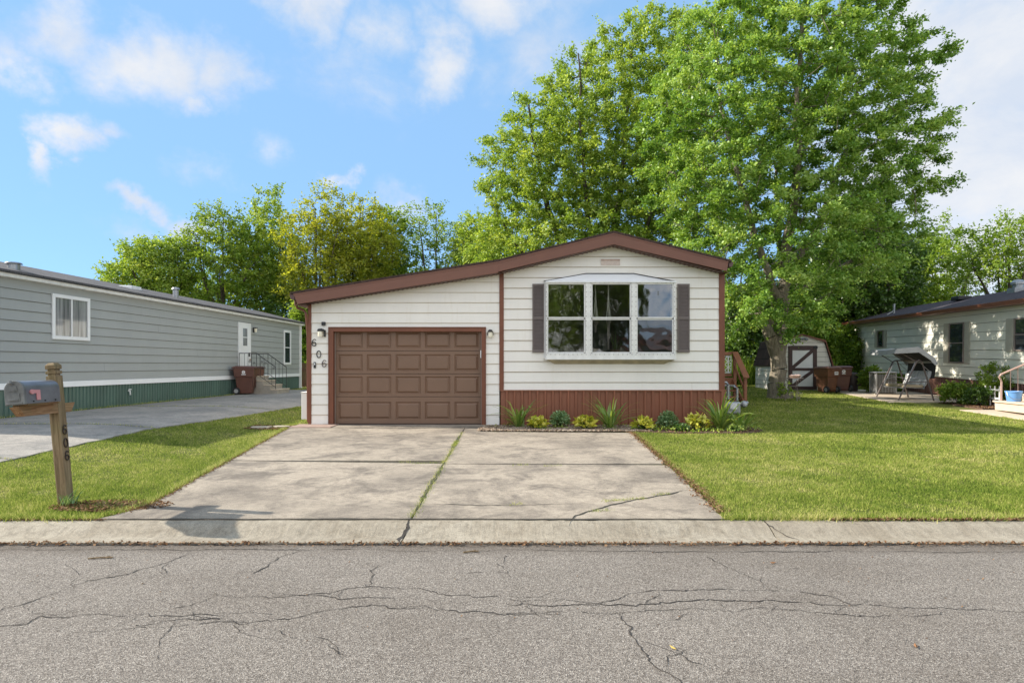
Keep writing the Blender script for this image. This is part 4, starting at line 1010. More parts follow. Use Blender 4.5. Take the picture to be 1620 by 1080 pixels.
# ------------------------------------------------------------------ wheeled bins
def wheelie(loc, rz, label, mat='bin', group=None, mark='side', lid_open=0.0, s=1.0):
    t = thing('wheeled_bin', label, 'wheeled bin', loc, (0, 0, rz), group)
    def fr(mb, z0, z1_, a0, b0, a1, b1, off0=0, off1=0):
        mb.add([(-a0, -b0 + off0, z0), (a0, -b0 + off0, z0), (a0, b0 + off0, z0), (-a0, b0 + off0, z0), (-a1, -b1 + off1, z1_), (a1, -b1 + off1, z1_), (a1, b1 + off1, z1_), (-a1, b1 + off1, z1_)],
               [(3, 2, 1, 0), (4, 5, 6, 7), (0, 1, 5, 4), (1, 2, 6, 5), (2, 3, 7, 6), (3, 0, 4, 7)])
    mb = MB(); fr(mb, .04, .66, .215, .24, .275, .31); fr(mb, .661, .99, .305, .345, .325, .375); fr(mb, .05, .16, .12, .05, .16, .08, -.25, -.27)
    for x in (-.2, .2): mb.box(x - .03, x + .03, .30, .33, .25, .66)
    b = mb.build('body', mat, t, bevel=.025, seg=3)
    mb = MB(); rot = Matrix.Translation((0, -.40, 1.0)) @ Matrix.Rotation(-lid_open, 4, 'X') @ Matrix.Translation((0, .40, -1.0))
    vs = [(-.345, -.43, .992), (.345, -.43, .992), (.345, .42, .992), (-.345, .42, .992), (-.345, -.43, 1.03), (.345, -.43, 1.03), (.345, .42, 1.02), (-.345, .42, 1.02), (-.28, -.30, 1.085), (.28, -.30, 1.085), (.27, .30, 1.07), (-.27, .30, 1.07)]
    mb.add([tuple(rot @ Vector(v)) for v in vs], [(3, 2, 1, 0), (0, 1, 5, 4), (1, 2, 6, 5), (2, 3, 7, 6), (3, 0, 4, 7), (4, 5, 9, 8), (5, 6, 10, 9), (6, 7, 11, 10), (7, 4, 8, 11), (8, 9, 10, 11)])
    mb.build('lid', mat, t, bevel=.012)
    mb = MB(); mb.tube([(-.26, -.40, .93), (-.26, -.47, .95), (.26, -.47, .95), (.26, -.40, .93)], .018, 8); mb.build('handle', mat, t, smooth=True)
    for x in (-.30, .30):
        mb = MB(); Rm = Matrix.Translation((x, -.26, .135)) @ Matrix.Rotation(R(90), 4, 'Y')
        m2 = MB(); m2.lathe([(.05, -.04), (.125, -.04), (.135, -.03), (.135, .03), (.125, .04), (.05, .04)], (0, 0, 0), 20); mb.add([tuple(Rm @ Vector(v)) for v in m2.v], m2.f); wh = mb.build('wheel', 'rubber', t, smooth=True)
        mb = MB(); m2 = MB(); m2.lathe([(.0, -.046), (.075, -.046), (.075, .046), (.0, .046)], (0, 0, 0), 12); mb.add([tuple(Rm @ Vector(v)) for v in m2.v], m2.f); mb.build('hub', 'grey_metal', wh)
    mb = MB(); mb.tube([(-.26, -.26, .135), (.26, -.26, .135)], .012, 6); mb.build('axle', 'black', t)
    mb = MB()
    if mark == 'side':                                             # round emblem above a short bar
        for k in range(16):
            a, c = k * math.pi / 8, (k + 1) * math.pi / 8; x = .329
            mb.add([(x, .06 * math.cos(a), .85 + .06 * math.sin(a)), (x, .06 * math.cos(c), .85 + .06 * math.sin(c)), (x, .034 * math.cos(c), .85 + .034 * math.sin(c)), (x, .034 * math.cos(a), .85 + .034 * math.sin(a))], [(0, 1, 2, 3)])
        mb.box(.326, .330, -.03, .03, .835, .865); mb.box(.326, .330, -.08, .08, .745, .775)
    elif mark == 'back':
        mb.box(.02, .22, -.372, -.366, .74, .87); mb.box(.05, .19, -.3735, -.3725, .79, .82, 1)
    else:
        for k in range(16):
            a, c = k * math.pi / 8, (k + 1) * math.pi / 8; y = -.374
            mb.add([(.07 * math.cos(a), y, .85 + .07 * math.sin(a)), (.07 * math.cos(c), y, .85 + .07 * math.sin(c)), (.02 * math.cos(c), y, .85 + .02 * math.sin(c)), (.02 * math.cos(a), y, .85 + .02 * math.sin(a))], [(0, 1, 2, 3)])
        mb.box(-.07, .07, -.375, -.371, .74, .77)
    mb.build('emblem', ['label', 'black'], t)
    return t
zb1 = z1(-10.3, 23.1) + .015
wheelie((-10.22, 23.05, zb1), R(-80), 'brown wheeled bin with white emblem, nearest the camera beside the concrete steps', 'bin', 'bins beside the grey home', 'side')
wheelie((-10.35, 23.30 + .55, zb1), R(-100), 'brown wheeled bin half hidden behind the one beside the concrete steps', 'bin', 'bins beside the grey home', 'none')
M['bin_orange'] = simple('sun_faded_brown_plastic', (.20, .085, .036), .45, .55, 2.5, .08, c2=(.10, .045, .03))
wheelie((13.05, 24.9, z1(13, 24.9) + .0), R(20), 'faded orange brown wheeled bin in front of the shed door', 'bin_orange', 'bins by the pale home', 'back')
wheelie((13.80, 25.2, z1(13.8, 25.2) + .02), R(-12), 'dark brown wheeled bin with round white emblem between shed and pale home', 'bin', 'bins by the pale home', 'round')
t = thing('rubbish_can', 'small dark ribbed rubbish can standing right of the wheeled bins', 'rubbish can', (14.45, 25.5, z1(14.4, 25.5) + .02))
mb = MB(); mb.lathe([(.19, 0), (.21, .04), (.215, .3), (.235, .34), (.24, .66), (.26, .68), (.26, .71)], (0, 0, 0), 20); mb.build('can_body', 'dark_bin', t, smooth=True)
mb = MB(); mb.lathe([(.27, .711), (.26, .75), (.12, .79), (.02, .80)], (0, 0, 0), 20); mb.build('lid', 'dark_bin', t, smooth=True)

# ------------------------------------------------------------------ pale green home on the right
rr_ = -math.atan(.2)
RH = thing('mobile_home', 'pale green mobile home with brown gutter and beige shutters, on the right', 'mobile home', (14.4, 13.0, .2), (R(1.27), 0, rr_))
LEN = 22.7; EV = 3.05; Bt = .655
mb = MB(); PR = lambda u, o, z: (-o, u, z)
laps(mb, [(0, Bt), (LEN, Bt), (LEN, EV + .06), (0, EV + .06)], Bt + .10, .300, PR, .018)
gp = [(.01, -.4), (.01, EV + .15), (2.25, 3.70), (4.5, EV + .15), (4.5, -.4)]
mb.prism(gp, 0, .06, 'y'); mb.prism(gp, LEN - .06, LEN, 'y'); mb.box(4.44, 4.5, .06, LEN - .06, -.4, EV)
mb.build('wall', ['rsiding', 'rlap'], RH)
mb = MB(); mb.prism([(-.32, EV + .12), (2.25, 3.86), (4.82, EV + .12), (4.82, EV + .06), (2.25, 3.79), (-.32, EV + .06)], -.3, LEN + .35); RR = mb.build('roof', 'shingle_dark', RH)
mb = MB(); mb.prism([(-.42, EV + .10), (-.40, EV - .03), (-.30, EV - .05), (-.27, EV + .10)], -.3, LEN + .36); mb.build('gutter', 'copper', RH, bevel=.01)
mb = MB(); mb.box(-.27, -.0, -.3, LEN + .3, EV - .045, EV - .03); mb.build('soffit', 'gutter_dark', RH)
mb = MB(); mb.box(-.055, -.0, 0, LEN, Bt - .03, Bt + .03); mb.build('band_trim', 'rsiding', RH)
mb = MB(); mb.box(-.05, .0, LEN - .10, LEN + .02, -.3, EV - .05); mb.build('corner_trim', 'gutter_dark', RH)
mb = MB(); n = 140; w = LEN / n
for i in range(n):
    a = i * w
    mb.add([(.02, a, -.7), (.02, a + w * .5, -.7), (-.012, a + w * .6, -.7), (-.012, a + w * .9, -.7), (.02, a + w, -.7), (.02, a, Bt - .03), (.02, a + w * .5, Bt - .03), (-.012, a + w * .6, Bt - .03), (-.012, a + w * .9, Bt - .03), (.02, a + w, Bt - .03)], [(k, k + 1, k + 6, k + 5) for k in range(4)])
mb.build('skirting', 'rskirt', RH)
ly = lambda Y: (Y - 13) * 1.0198
M['room_glass'] = M['dark_glass']
side_window(RH, -.012, ly(28.2), ly(28.85), 1.79, 2.60, 'taupe', .05, 'n', ['dark_glass'], -1)
side_window(RH, -.012, ly(21.35), ly(22.35), 1.17, 2.64, 'taupe', .05, 'h', ['dark_glass', 'dark_glass'], -1)
side_window(RH, -.012, ly(17.3), ly(18.55), 1.60, 2.62, 'taupe', .05, 'h', ['dark_glass', 'dark_glass'], -1)
for y0, y1, z0, z1_ in ((28.9, 29.2, 1.79, 2.6), (27.85, 28.15, 1.79, 2.6), (22.40, 22.72, 1.17, 2.64), (20.98, 21.30, 1.17, 2.64), (18.6, 18.95, 1.60, 2.62), (16.9, 17.25, 1.6, 2.62)):
    mb = MB(); mb.box(-.04, -.012, ly(y0), ly(y1), z0, z1_)
    for k in range(14): mb.box(-.046, -.040, ly(y0) + .03, ly(y1) - .03, z0 + .04 + (z1_ - z0 - .08) * k / 14, z0 + .04 + (z1_ - z0 - .08) * (k + .55) / 14)
    mb.build('shutter', 'beige_shutter', RH)
zr = lambda x: EV + .12 + (x + .32) * .29
mb = MB(); mb.lathe([(.16, 0), (.16, .28), (.22, .29), (.22, .36), (.12, .45), (.02, .47)], (1.6, ly(21.3), zr(1.6) - .1), 16); mb.box(1.38, 1.82, ly(21.3) - .22, ly(21.3) + .22, zr(1.6) - .1, zr(1.6) + .07); mb.build('chimney', 'grey_metal', RR, smooth=False)
mb = MB(); mb.tube([(.5, ly(28.4), zr(.5) - .05), (.5, ly(28.4), zr(.5) + .42)], .05, 10); mb.tube([(.5, ly(28.4), zr(.5) + .1), (.2, ly(28.4), zr(.2) + .0)], .03, 6); mb.build('vent_pipe', 'grey_metal', RR, smooth=True)
mb = MB(); mb.box(1.3, 1.8, ly(24.5), ly(25.1), zr(1.5) - .03, zr(1.5) + .13); mb.build('roof_vent', 'black', RR, bevel=.03)

# steps, rail and bucket at the right edge of the picture
ST2 = thing('entry_stairs', 'tan concrete steps with a pinkish curled iron rail at the right edge', 'stairs', (13.55, 16.6, .24), (0, 0, rr_))
mb = MB(); mb.prism([(0, 0), (1.6, 0), (1.6, .62), (1.0, .62), (1.0, .42), (.62, .42), (.62, .22), (0, .22)], -1.1, .35, 'y'); mb.box(-.05, .64, -1.12, .37, .22, .27); mb.box(.60, 1.02, -1.12, .37, .42, .46); mb.build('steps', 'tan_step', ST2, bevel=.015)
mb = MB(); y = .26
mb.tube([(.12, y, .27), (.12, y, .78), (.10, y, .86), (.06, y, .92), (.10, y, 1.0), (.20, y, 1.05), (.75, y, 1.32), (1.3, y, 1.55)], .026, 8)
mb.tube([(.45, y, .28), (1.3, y, .80)], .018, 6)
for x, z0 in ((.34, .27), (.52, .32), (.70, .46), (.95, .6)): mb.tube([(x, y, z0), (x, y, 1.12 + (x - .34) * .46)], .012, 6)
mb.tube([(.80 + .08 * (1 - k / 26) * math.cos(k * .5), y, .72 + .08 * (1 - k / 26) * math.sin(k * .5)) for k in range(24)], .010, 5)
mb.tube([(.88, y, .72), (.86, y, .9), (.78, y, 1.05), (.82, y, 1.2)], .010, 5)
mb.build('railing', 'pink', ST2, smooth=True)
t = thing('bucket', 'round blue plastic bucket standing on the tan steps', 'bucket', (13.72, 16.42, .51))
mb = MB(); mb.lathe([(.15, 0), (.155, .02), (.185, .25), (.20, .25), (.20, .285), (.185, .285), (.175, .25), (.145, .03), (.02, .03)], (0, 0, 0), 28); mb.build('bucket_body', 'bucket', t, smooth=True)
mb = MB(); mb.tube([(-.2, 0, .26), (-.21, -.06, .16), (-.16, -.13, .08), (0, -.20, .06), (.16, -.13, .08), (.21, -.06, .16), (.2, 0, .26)], .006, 5); mb.build('handle', 'grey_metal', t)

# ------------------------------------------------------------------ shed
SH = thing('shed', 'small cream barn shaped shed with a brown cross braced door', 'shed', (11.54, 26.6, .40), (0, 0, -math.atan(.1)))
mb = MB(); w = 2.46; d = 2.45
PS = lambda u, o, z: (u, -o, z)
gam = [(0, 0), (w, 0), (w, 1.15), (2.17, 2.16), (1.23, 2.41), (.29, 2.16), (0, 1.15)]
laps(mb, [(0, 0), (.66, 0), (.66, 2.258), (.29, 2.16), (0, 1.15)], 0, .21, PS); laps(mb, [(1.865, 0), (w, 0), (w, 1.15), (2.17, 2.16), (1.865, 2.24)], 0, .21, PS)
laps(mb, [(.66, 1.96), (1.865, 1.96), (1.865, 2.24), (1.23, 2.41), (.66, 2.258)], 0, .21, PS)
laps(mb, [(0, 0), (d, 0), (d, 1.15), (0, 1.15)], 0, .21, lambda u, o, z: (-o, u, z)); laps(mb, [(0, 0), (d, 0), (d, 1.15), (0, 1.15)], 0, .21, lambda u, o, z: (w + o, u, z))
mb.prism(gam, d - .04, d, 'y'); mb.prism([(x * .98 + .02, z * .985) for x, z in gam], .02, .05, 'y')
mb.build('wall', ['ssiding', 'rlap'], SH)
mb = MB()
gr = [(-.10, 1.06), (.24, 2.20), (1.23, 2.47), (2.22, 2.20), (w + .10, 1.06)]
inner = [(-.06, 1.06), (.265, 2.155), (1.23, 2.42), (2.195, 2.155), (w + .06, 1.06)]
for k in range(4): mb.prism([gr[k], gr[k + 1], inner[k + 1], inner[k]], -.08, d + .08, 'y')
mb.build('roof', 'shingle_brown', SH)
mb = MB()
for k in range(4): mb.prism([(gr[k][0] * 1.0, gr[k][1] - .002), (gr[k + 1][0], gr[k + 1][1] - .002), (inner[k + 1][0], inner[k + 1][1] - .05), (inner[k][0] + (.02 if k == 0 else 0), inner[k][1] - .0)], -.10, -.082, 'y')
mb.build('fascia', 'brown_trim', SH)
mb = MB(); x0, x1, z0, z1_ = .69, 1.84, .03, 1.92; y0, y1 = -.06, -.02
fwid = .14
mb.box(x0, x0 + fwid, y0, y1, z0, z1_); mb.box(x1 - fwid, x1, y0, y1, z0, z1_)
for a, b in ((z0, z0 + .14), (.86, .98), (z1_ - .16, z1_)): mb.box(x0 + fwid, x1 - fwid, y0, y1, a, b)
for a, b in ((z0 + .14, .86), (.98, z1_ - .16)):
    mb.prism([(x0 + fwid, a), (x0 + fwid + .1, a), (x1 - fwid, b - .1), (x1 - fwid, b), (x1 - fwid - .1, b), (x0 + fwid, a + .1)], y0 + .004, y1)
mb.box(x0 - .03, x0, -.045, -.02, z0, z1_ + .03); mb.box(x1, x1 + .03, -.045, -.02, z0, z1_ + .03); mb.box(x0, x1, -.05, -.02, z1_, z1_ + .035)
dr = mb.build('door', simple('dark_brown_shed_trim', (.075, .04, .035), .55), SH, bevel=.004)
mb = MB(); mb.box(x0 + fwid, x1 - fwid, -.032, -.02, z0 + .1, z1_ - .12); mb.build('door_panel', 'white', dr)
mb = MB(); mb.box(x1 - .30, x1 - .02, -.075, -.062, .91, .935); mb.blob((x1 - .2, -.08, .925), (.025, .02, .025), 3); mb.build('latch', 'black', dr)
mb = MB(); mb.box(x1 - .12, x1 + .04, -.08, -.061, z1_ - .1, z1_ + .02); mb.build('hinge', 'black', dr)
mb = MB(); mb.box(1.17, 1.29, -.06, -.02, 2.20, 2.32)
for s in (-1, 1): mb.tube([(1.23, -.05, 2.26), (1.23 + s * .10, -.12, 2.25), (1.23 + s * .17, -.20, 2.21)], [.02, .045, .07], 10)
mb.build('flood_lamp', 'grey_metal', SH, smooth=True)
mb = MB(); mb.box(-.02, w + .02, -.16, -.02, -.06, .015); mb.build('threshold', 'conc_step', SH)

# ------------------------------------------------------------------ wooden steps at the side door of the cream house
DK = thing('deck_stairs', 'red brown wooden landing and stairs with handrail behind the cream house corner', 'stairs', (6.6, 19.0, z1(6.6, 19)))
def dp(name, mat, mb): return mb.build(name, mat, DK, world=True, bevel=.006)
zl = 1.08; X1 = 7.28
mb = MB()
for k in range(8): mb.box(4.86, X1, 19.72 + k * .15, 19.72 + k * .15 + .14, zl - .035, zl)
mb.box(4.9, X1, 19.70, 19.74, zl - .2, zl - .04); dp('landing', 'deck', mb)
for k in range(4):
    mb = MB(); z = zl - .19 * (k + 1); y = 19.70 - .2 * (k + 1); mb.box(6.0, X1 - .05, y - .06, y + .2, z - .04, z); dp('tread', 'deck', mb)
for x in (6.0, X1 - .05):
    mb = MB(); mb.prism([(19.72, zl - .02), (19.72, zl - .28), (18.95, .22), (18.82, .22), (18.82, .42)], x, x + .045, 'x'); dp('stringer', 'deck', mb)
for (x, y, zt) in ((X1, 19.75, 1.92), (X1, 18.86, 1.13), (X1, 20.85, 1.92), (5.0, 20.85, 1.92)):
    mb = MB(); mb.box(x - .0, x + .09, y - .045, y + .045, .1, zt - .02); dp('post', 'deck', mb)
mb = MB(); mb.prism([(19.85, 1.90), (19.85, 1.945), (19.72, 1.945), (18.76, 1.145), (18.76, 1.10), (19.70, 1.90)], X1 - .05, X1 + .14, 'x'); dp('handrail', 'deck', mb)
mb = MB(); mb.box(X1 - .05, X1 + .14, 19.851, 20.95, 1.90, 1.945); mb.box(4.9, X1 - .051, 20.79, 20.95, 1.90, 1.945); mb.box(4.9, X1, 20.82, 20.87, 1.70, 1.88); mb.box(4.9, X1, 20.82, 20.87, zl + .05, zl + .15); dp('landing_rail', 'deck', mb)
mb = MB(); mb.prism([(19.72, 1.50), (19.72, 1.40), (18.88, .66), (18.88, .76)], X1 + .02, X1 + .06, 'x'); dp('lower_rail', 'deck', mb)
def scroll_panel(x0, x1, z0, z1_, y):
    mb = MB()
    for q in ((x0, x0 + .02, z0, z1_), (x1 - .02, x1, z0, z1_), (x0, x1, z0, z0 + .02), (x0, x1, z1_ - .02, z1_)): mb.box(q[0], q[1], y - .008 - .001 * (q[2] == z0), y + .008, q[2], q[3])
    nx, nz = max(2, int((x1 - x0) / .16)), max(2, int((z1_ - z0) / .16)); cw, ch = (x1 - x0) / nx, (z1_ - z0) / nz
    for i in range(nx):
        for j in range(nz):
            cx, cz = x0 + (i + .5) * cw, z0 + (j + .5) * ch
            mb.tube([(cx + cw * .46 * math.cos(a) * (.6 + .4 * math.cos(2 * a)), y, cz + ch * .5 * math.sin(a)) for a in [k * math.pi / 8 for k in range(17)]], .014, 5)
            mb.box(cx - .02, cx + .02, y - .006, y + .006, cz - ch / 2, cz + ch / 2)
    return mb
dp('scroll_panel', 'white_lattice', scroll_panel(6.80, 7.22, 1.24, 1.80, 19.76)); dp('scroll_panel', 'white_lattice', scroll_panel(6.75, 7.20, .40, .84, 19.80))
mb = MB(); mb.box(6.70, X1 - .055, 19.73, 19.79, 1.83, 1.935); mb.box(6.70, 6.78, 19.73, 19.79, zl, 1.83); mb.box(6.785, X1 - .055, 19.73, 19.79, 1.13, 1.22); dp('front_rail', 'deck', mb)

# gas meter
GM = thing('gas_meter', 'grey gas meter with bent pipes at the corner of the cream house', 'gas meter', (5.35, 14.7, .15))
mb = MB(); mb.tube([(-.22, 0, -.1), (-.22, 0, .86), (-.19, 0, .93), (-.10, 0, .93), (-.06, 0, .86), (-.06, 0, .52)], .032, 10); mb.tube([(.16, 0, .48), (.16, 0, .78), (.10, 0, .84), (-.0, .2, .84), (-.4, .3, .84)], .03, 10); mb.build('pipes', 'grey_metal', GM, smooth=True)
mb = MB(); mb.box(-.13, .22, -.10, .10, .16, .46); mb.build('meter_body', 'grey_metal', GM, bevel=.04, seg=3)
mb = MB(); mb.box(-.05, .12, -.125, -.101, .28, .42); mb.build('dial', 'label', GM, bevel=.01); mb = MB(); mb.blob((.32, -.02, .40), (.09, .09, .09), 3); mb.tube([(.2, -.02, .4), (.42, -.02, .44)], .035, 8); mb.build('regulator', 'grey_metal', GM, smooth=True)
mb = MB(); mb.tube([(-.22, -.03, .5), (-.22, -.10, .5)], .04, 8); mb.tube([(-.30, -.08, .5), (-.14, -.08, .5)], .012, 6); mb.build('valve', 'black', GM, smooth=True)

# ------------------------------------------------------------------ mailbox
MX = thing('mailbox', 'dull grey mailbox with faded red flag on a leaning weathered wooden post', 'mailbox', (-4.545, 6.12, z1(-4.545, 6.12)), (0, R(-5.3), 0))
zb0 = z1(-4.545, 6.12)
hh = 1.44
mb = MB(); s = .05
mb.box(-s, s, -s, s, -.2, hh - .13)
PO = mb.build('post', 'post_wood', MX, bevel=.006)
mb = MB(); mb.box(-s + .012, s - .012, -s + .012, s - .012, hh - .135, hh - .112); mb.box(-s, s, -s, s, hh - .112, hh - .082); mb.box(-s + .012, s - .012, -s + .012, s - .012, hh - .082, hh - .064)
mb.add([(-s, -s, hh - .064), (s, -s, hh - .064), (s, s, hh - .064), (-s, s, hh - .064), (-s, -s, hh - .025), (s, -s, hh - .025), (s, s, hh - .025), (-s, s, hh - .025), (-.03, -.03, hh), (.03, -.03, hh), (.03, .03, hh), (-.03, .03, hh)],
       [(3, 2, 1, 0), (0, 1, 5, 4), (1, 2, 6, 5), (2, 3, 7, 6), (3, 0, 4, 7), (4, 5, 9, 8), (5, 6, 10, 9), (6, 7, 11, 10), (7, 4, 8, 11), (8, 9, 10, 11)])
mb.build('post_cap', 'post_wood', MX, bevel=.004)
za = 1.02
mb = MB(); mb.prism([(-.53, za), (-.46, za - .09), (.13, za - .09), (.19, za), (.19, za + .005), (-.53, za + .005)], -.042, .046, 'x'); mb.build('arm', 'arm_wood', MX, bevel=.005)
mb = MB(); mb.box(-.04, .10, -.49, -.10, za + .006, za + .024); mb.build('mount_board', 'arm_wood', MX)
cx = .03; wd = .088; zbx = za + .025; bh = .135
arch = [(cx - wd, zbx), (cx + wd, zbx)] + [(cx + wd * math.cos(a), zbx + bh + .085 * math.sin(a)) for a in [k * math.pi / 12 for k in range(13)]]
mb = MB(); mb.prism(arch, -.52, -.10, 'y'); MBX = mb.build('box', 'mailbox', MX, smooth=True)
ar2 = [(cx + (x - cx) * 1.05, zbx - .004 + (z - zbx) * 1.04) for x, z in arch]
mb = MB(); mb.prism(ar2, -.55, -.518, 'y')
dd = mb.build('box_door', 'mailbox_door', MX, bevel=.006)
mb = MB(); mb.box(cx - .055, cx + .055, -.557, -.551, zbx + .03, zbx + .10); mb.box(cx - .045, cx + .045, -.563, -.558, zbx + .04, zbx + .055)
mb.box(cx - .075, cx + .075, -.556, -.551, zbx + .006, zbx + .018); mb.prism([(cx - .04, zbx + .125), (cx + .04, zbx + .125), (cx + .03, zbx + .175), (cx - .03, zbx + .175)], -.556, -.551); mb.tube([(cx, -.56, zbx + .19), (cx, -.58, zbx + .205), (cx, -.575, zbx + .225)], .012, 6)
mb.build('door_relief', 'mailbox_door', dd, bevel=.003)
fxx = cx + wd + .004
mb = MB(); mb.prism([(-.47, zbx + .115), (-.455, zbx + .13), (-.36, zbx + .125), (-.36, zbx + .03), (-.405, zbx + .03), (-.405, zbx + .095), (-.455, zbx + .095), (-.47, zbx + .10)], fxx, fxx + .006, 'x'); mb.tube([(fxx, -.46, zbx + .11), (fxx + .014, -.46, zbx + .11)], .022, 12); mb.build('flag', 'pink_flag', MX)
mb = MB()
for y in (-.44, -.30, -.17): mb.tube([(fxx - .004, y, zbx + .02), (fxx + .004, y, zbx + .02)], .007, 8)
mb.build('screws', 'black', MBX)
for ch, z in (('6', .755), ('0', .62), ('6', .49)):
    mb = MB(); h = .088
    for st in digit_path(ch): mb.tube([(s + .007, u * h * .95, z + (v - .5) * h) for u, v in st], .0065, 6)
    mb.build('post_number', simple('dark_number', (.05, .03, .02), .5), MX, smooth=True)

# ------------------------------------------------------------------ garden swing, air conditioner, table
SW = thing('garden_swing', 'garden swing seat with grey canopy and pale cushions on the right patio', 'garden swing', (13.98, 21.3, z1(13.98, 21.3) + .02), (0, 0, rr_))
for y in (-.95, .95):
    mb = MB(); mb.tube([(-.62, y, 0), (-.06, y, 1.32), (.02, y, 1.36), (.09, y, 1.32), (.46, y, 0)], .026, 8); mb.tube([(-.36, y, .62), (.28, y, .62)], .016, 6); mb.build('leg_frame', 'swing_frame', SW, smooth=True)
mb = MB(); mb.tube([(.02, -.95, 1.36), (.02, .95, 1.36)], .026, 8); mb.tube([(-.55, -.9, 1.62), (-.06, -.95, 1.3)], .015, 6); mb.tube([(-.55, .9, 1.62), (-.06, .95, 1.3)], .015, 6); mb.build('top_bar', 'swing_frame', SW, smooth=True)
mb = MB(); c = [(-.80, 1.58), (-.72, 1.74), (-.05, 1.80), (.44, 1.42), (.52, 1.22)]
for k in range(4):
    n = 10
    for j in range(n):
        ya, yb = -1.08 + 2.16 * j / n, -1.08 + 2.16 * (j + 1) / n; q = lambda y: -.04 * (1 - abs(2 * ((y + 1.08) / 2.16) - 1))
        mb.quad((c[k][0], ya, c[k][1] + q(ya)), (c[k][0], yb, c[k][1] + q(yb)), (c[k + 1][0], yb, c[k + 1][1] + q(yb)), (c[k + 1][0], ya, c[k + 1][1] + q(ya)))
for y in (-1.08, 1.08):
    mb.add([(-.80, y, 1.58), (-.72, y, 1.74), (-.05, y, 1.80), (.44, y, 1.42), (.52, y, 1.22), (.44, y, 1.18), (.3, y, 1.36), (-.05, y, 1.62), (-.4, y, 1.6)], [(0, 1, 2, 7, 8), (2, 3, 6, 7), (3, 4, 5, 6)])
cn = mb.build('canopy', 'canvas', SW, smooth=False); sm = cn.modifiers.new('thick', 'SOLIDIFY'); sm.thickness = .012
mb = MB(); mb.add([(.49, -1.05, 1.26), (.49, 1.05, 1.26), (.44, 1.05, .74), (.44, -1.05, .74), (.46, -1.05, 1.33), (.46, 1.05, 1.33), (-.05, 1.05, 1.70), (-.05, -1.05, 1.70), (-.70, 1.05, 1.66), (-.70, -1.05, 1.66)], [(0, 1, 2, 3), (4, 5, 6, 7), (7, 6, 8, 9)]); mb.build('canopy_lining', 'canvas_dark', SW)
M['floral'] = simple('floral_cushion_cloth', (.66, .66, .66), .9, .4, 9, .3, 40)
mb = MB(); mb.box(-.38, .22, -.80, .80, .42, .52, 0); mb.build('seat_cushion', simple('tan_cushion_edge', (.45, .36, .24), .9), SW, bevel=.04)
for y0, y1 in ((-.8, -.01), (.01, .8)):
    mb = MB(); mb.box(.0, .12, y0, y1, .0, .56, 0, Matrix.Translation((.18, 0, .50)) @ Matrix.Rotation(R(24), 4, 'Y')); mb.build('back_cushion', 'floral', SW, bevel=.05, seg=3)
mb = MB()
for y in (-.84, .84):
    mb.tube([(-.06, y, 1.30), (-.30, y, .70), (-.42, y, .44), (.2, y, .40), (.38, y, .98), (.06, y, 1.30)], .012, 6)
    mb.tube([(-.40, y, .46), (-.36, y, .70), (.0, y, .76), (.32, y, .72)], .014, 6)
mb.tube([(-.40, -.84, .41), (-.40, .84, .41)], .016, 6); mb.tube([(.22, -.84, .40), (.22, .84, .40)], .016, 6)
mb.build('seat_frame', 'grey_metal', SW)

AC = thing('air_conditioner', 'pale boxy outdoor air conditioner behind the garden swing', 'air conditioner', (14.75, 23.9, z1(14.75, 23.9) + .02), (0, 0, rr_))
mb = MB()
for x in (-.36, .33):
    for y in (-.36, .33): mb.box(x, x + .035, y, y + .035, .03, .82)
for k in range(20):
    z = .07 + k * .036
    mb.box(-.352, .355, -.352, -.345, z, z + .014); mb.box(-.352, -.345, -.344, .355, z, z + .014); mb.box(.348, .355, -.344, .355, z, z + .014); mb.box(-.344, .347, .348, .355, z, z + .014)
for k in range(7): mb.box(-.358, -.353, -.33 + k * .1, -.32 + k * .1, .06, .8); mb.box(-.33 + k * .1, -.32 + k * .1, -.358, -.353, .06, .8)
mb.build('grille', simple('grey_ac_grille', (.42, .42, .41), .5), AC)
mb = MB(); mb.box(-.33, .33, -.33, .33, .05, .78); mb.build('coil', 'rubber', AC); mb = MB(); mb.box(-.38, .38, -.38, .38, .821, .88); mb.build('top_cover', 'grey_metal', AC, bevel=.02); mb = MB(); mb.box(-.42, .42, -.42, .42, -.05, .03); mb.build('base_slab', 'conc_step', AC)

TB = thing('bistro_table', 'small round iron table with scroll legs beside the big maple trunk', 'table', (9.72, 20.7, z1(9.72, 20.7)))
mb = MB(); mb.lathe([(.02, .76), (.30, .76), (.315, .768), (.315, .78), (.30, .785), (.02, .785)], (0, 0, 0), 28); mb.build('tabletop', 'iron', TB, smooth=True)
for k in range(3):
    a = k * 2.094 + .45; mb = MB()
    pts = [(.34, .66), (.33, .71), (.27, .73), (.22, .69), (.20, .58), (.14, .50), (.16, .40), (.24, .20), (.28, .0)]
    mb.tube([(r * math.cos(a), r * math.sin(a), z) for r, z in pts], .013, 6)
    b = a + 1.05
    mb.tube([((.15 + .13 * (1 - i / 30) * math.cos(i * .5)) * math.cos(b) - .0, (.15 + .13 * (1 - i / 30) * math.cos(i * .5)) * math.sin(b), .18 + .13 * (1 - i / 30) * math.sin(i * .5)) for i in range(26)], .010, 5)
    mb.build('leg', 'iron', TB, smooth=True)
mb = MB(); mb.tube([(.15 * math.cos(a), .15 * math.sin(a), .50) for a in [k * math.pi / 10 for k in range(21)]], .010, 5); mb.build('ring', 'iron', TB)
bk = thing('basket', 'shallow pinkish basket with pale blossoms on the small iron table', 'basket', (9.74, 20.68, z1(9.72, 20.7) + .785))
mb = MB(); mb.lathe([(.13, 0), (.17, .02), (.20, .07), (.185, .07), (.15, .025), (.01, .02)], (0, 0, 0), 18); mb.build('weave', 'wicker', bk, smooth=True)
mb = MB(); rq = random.Random(4)
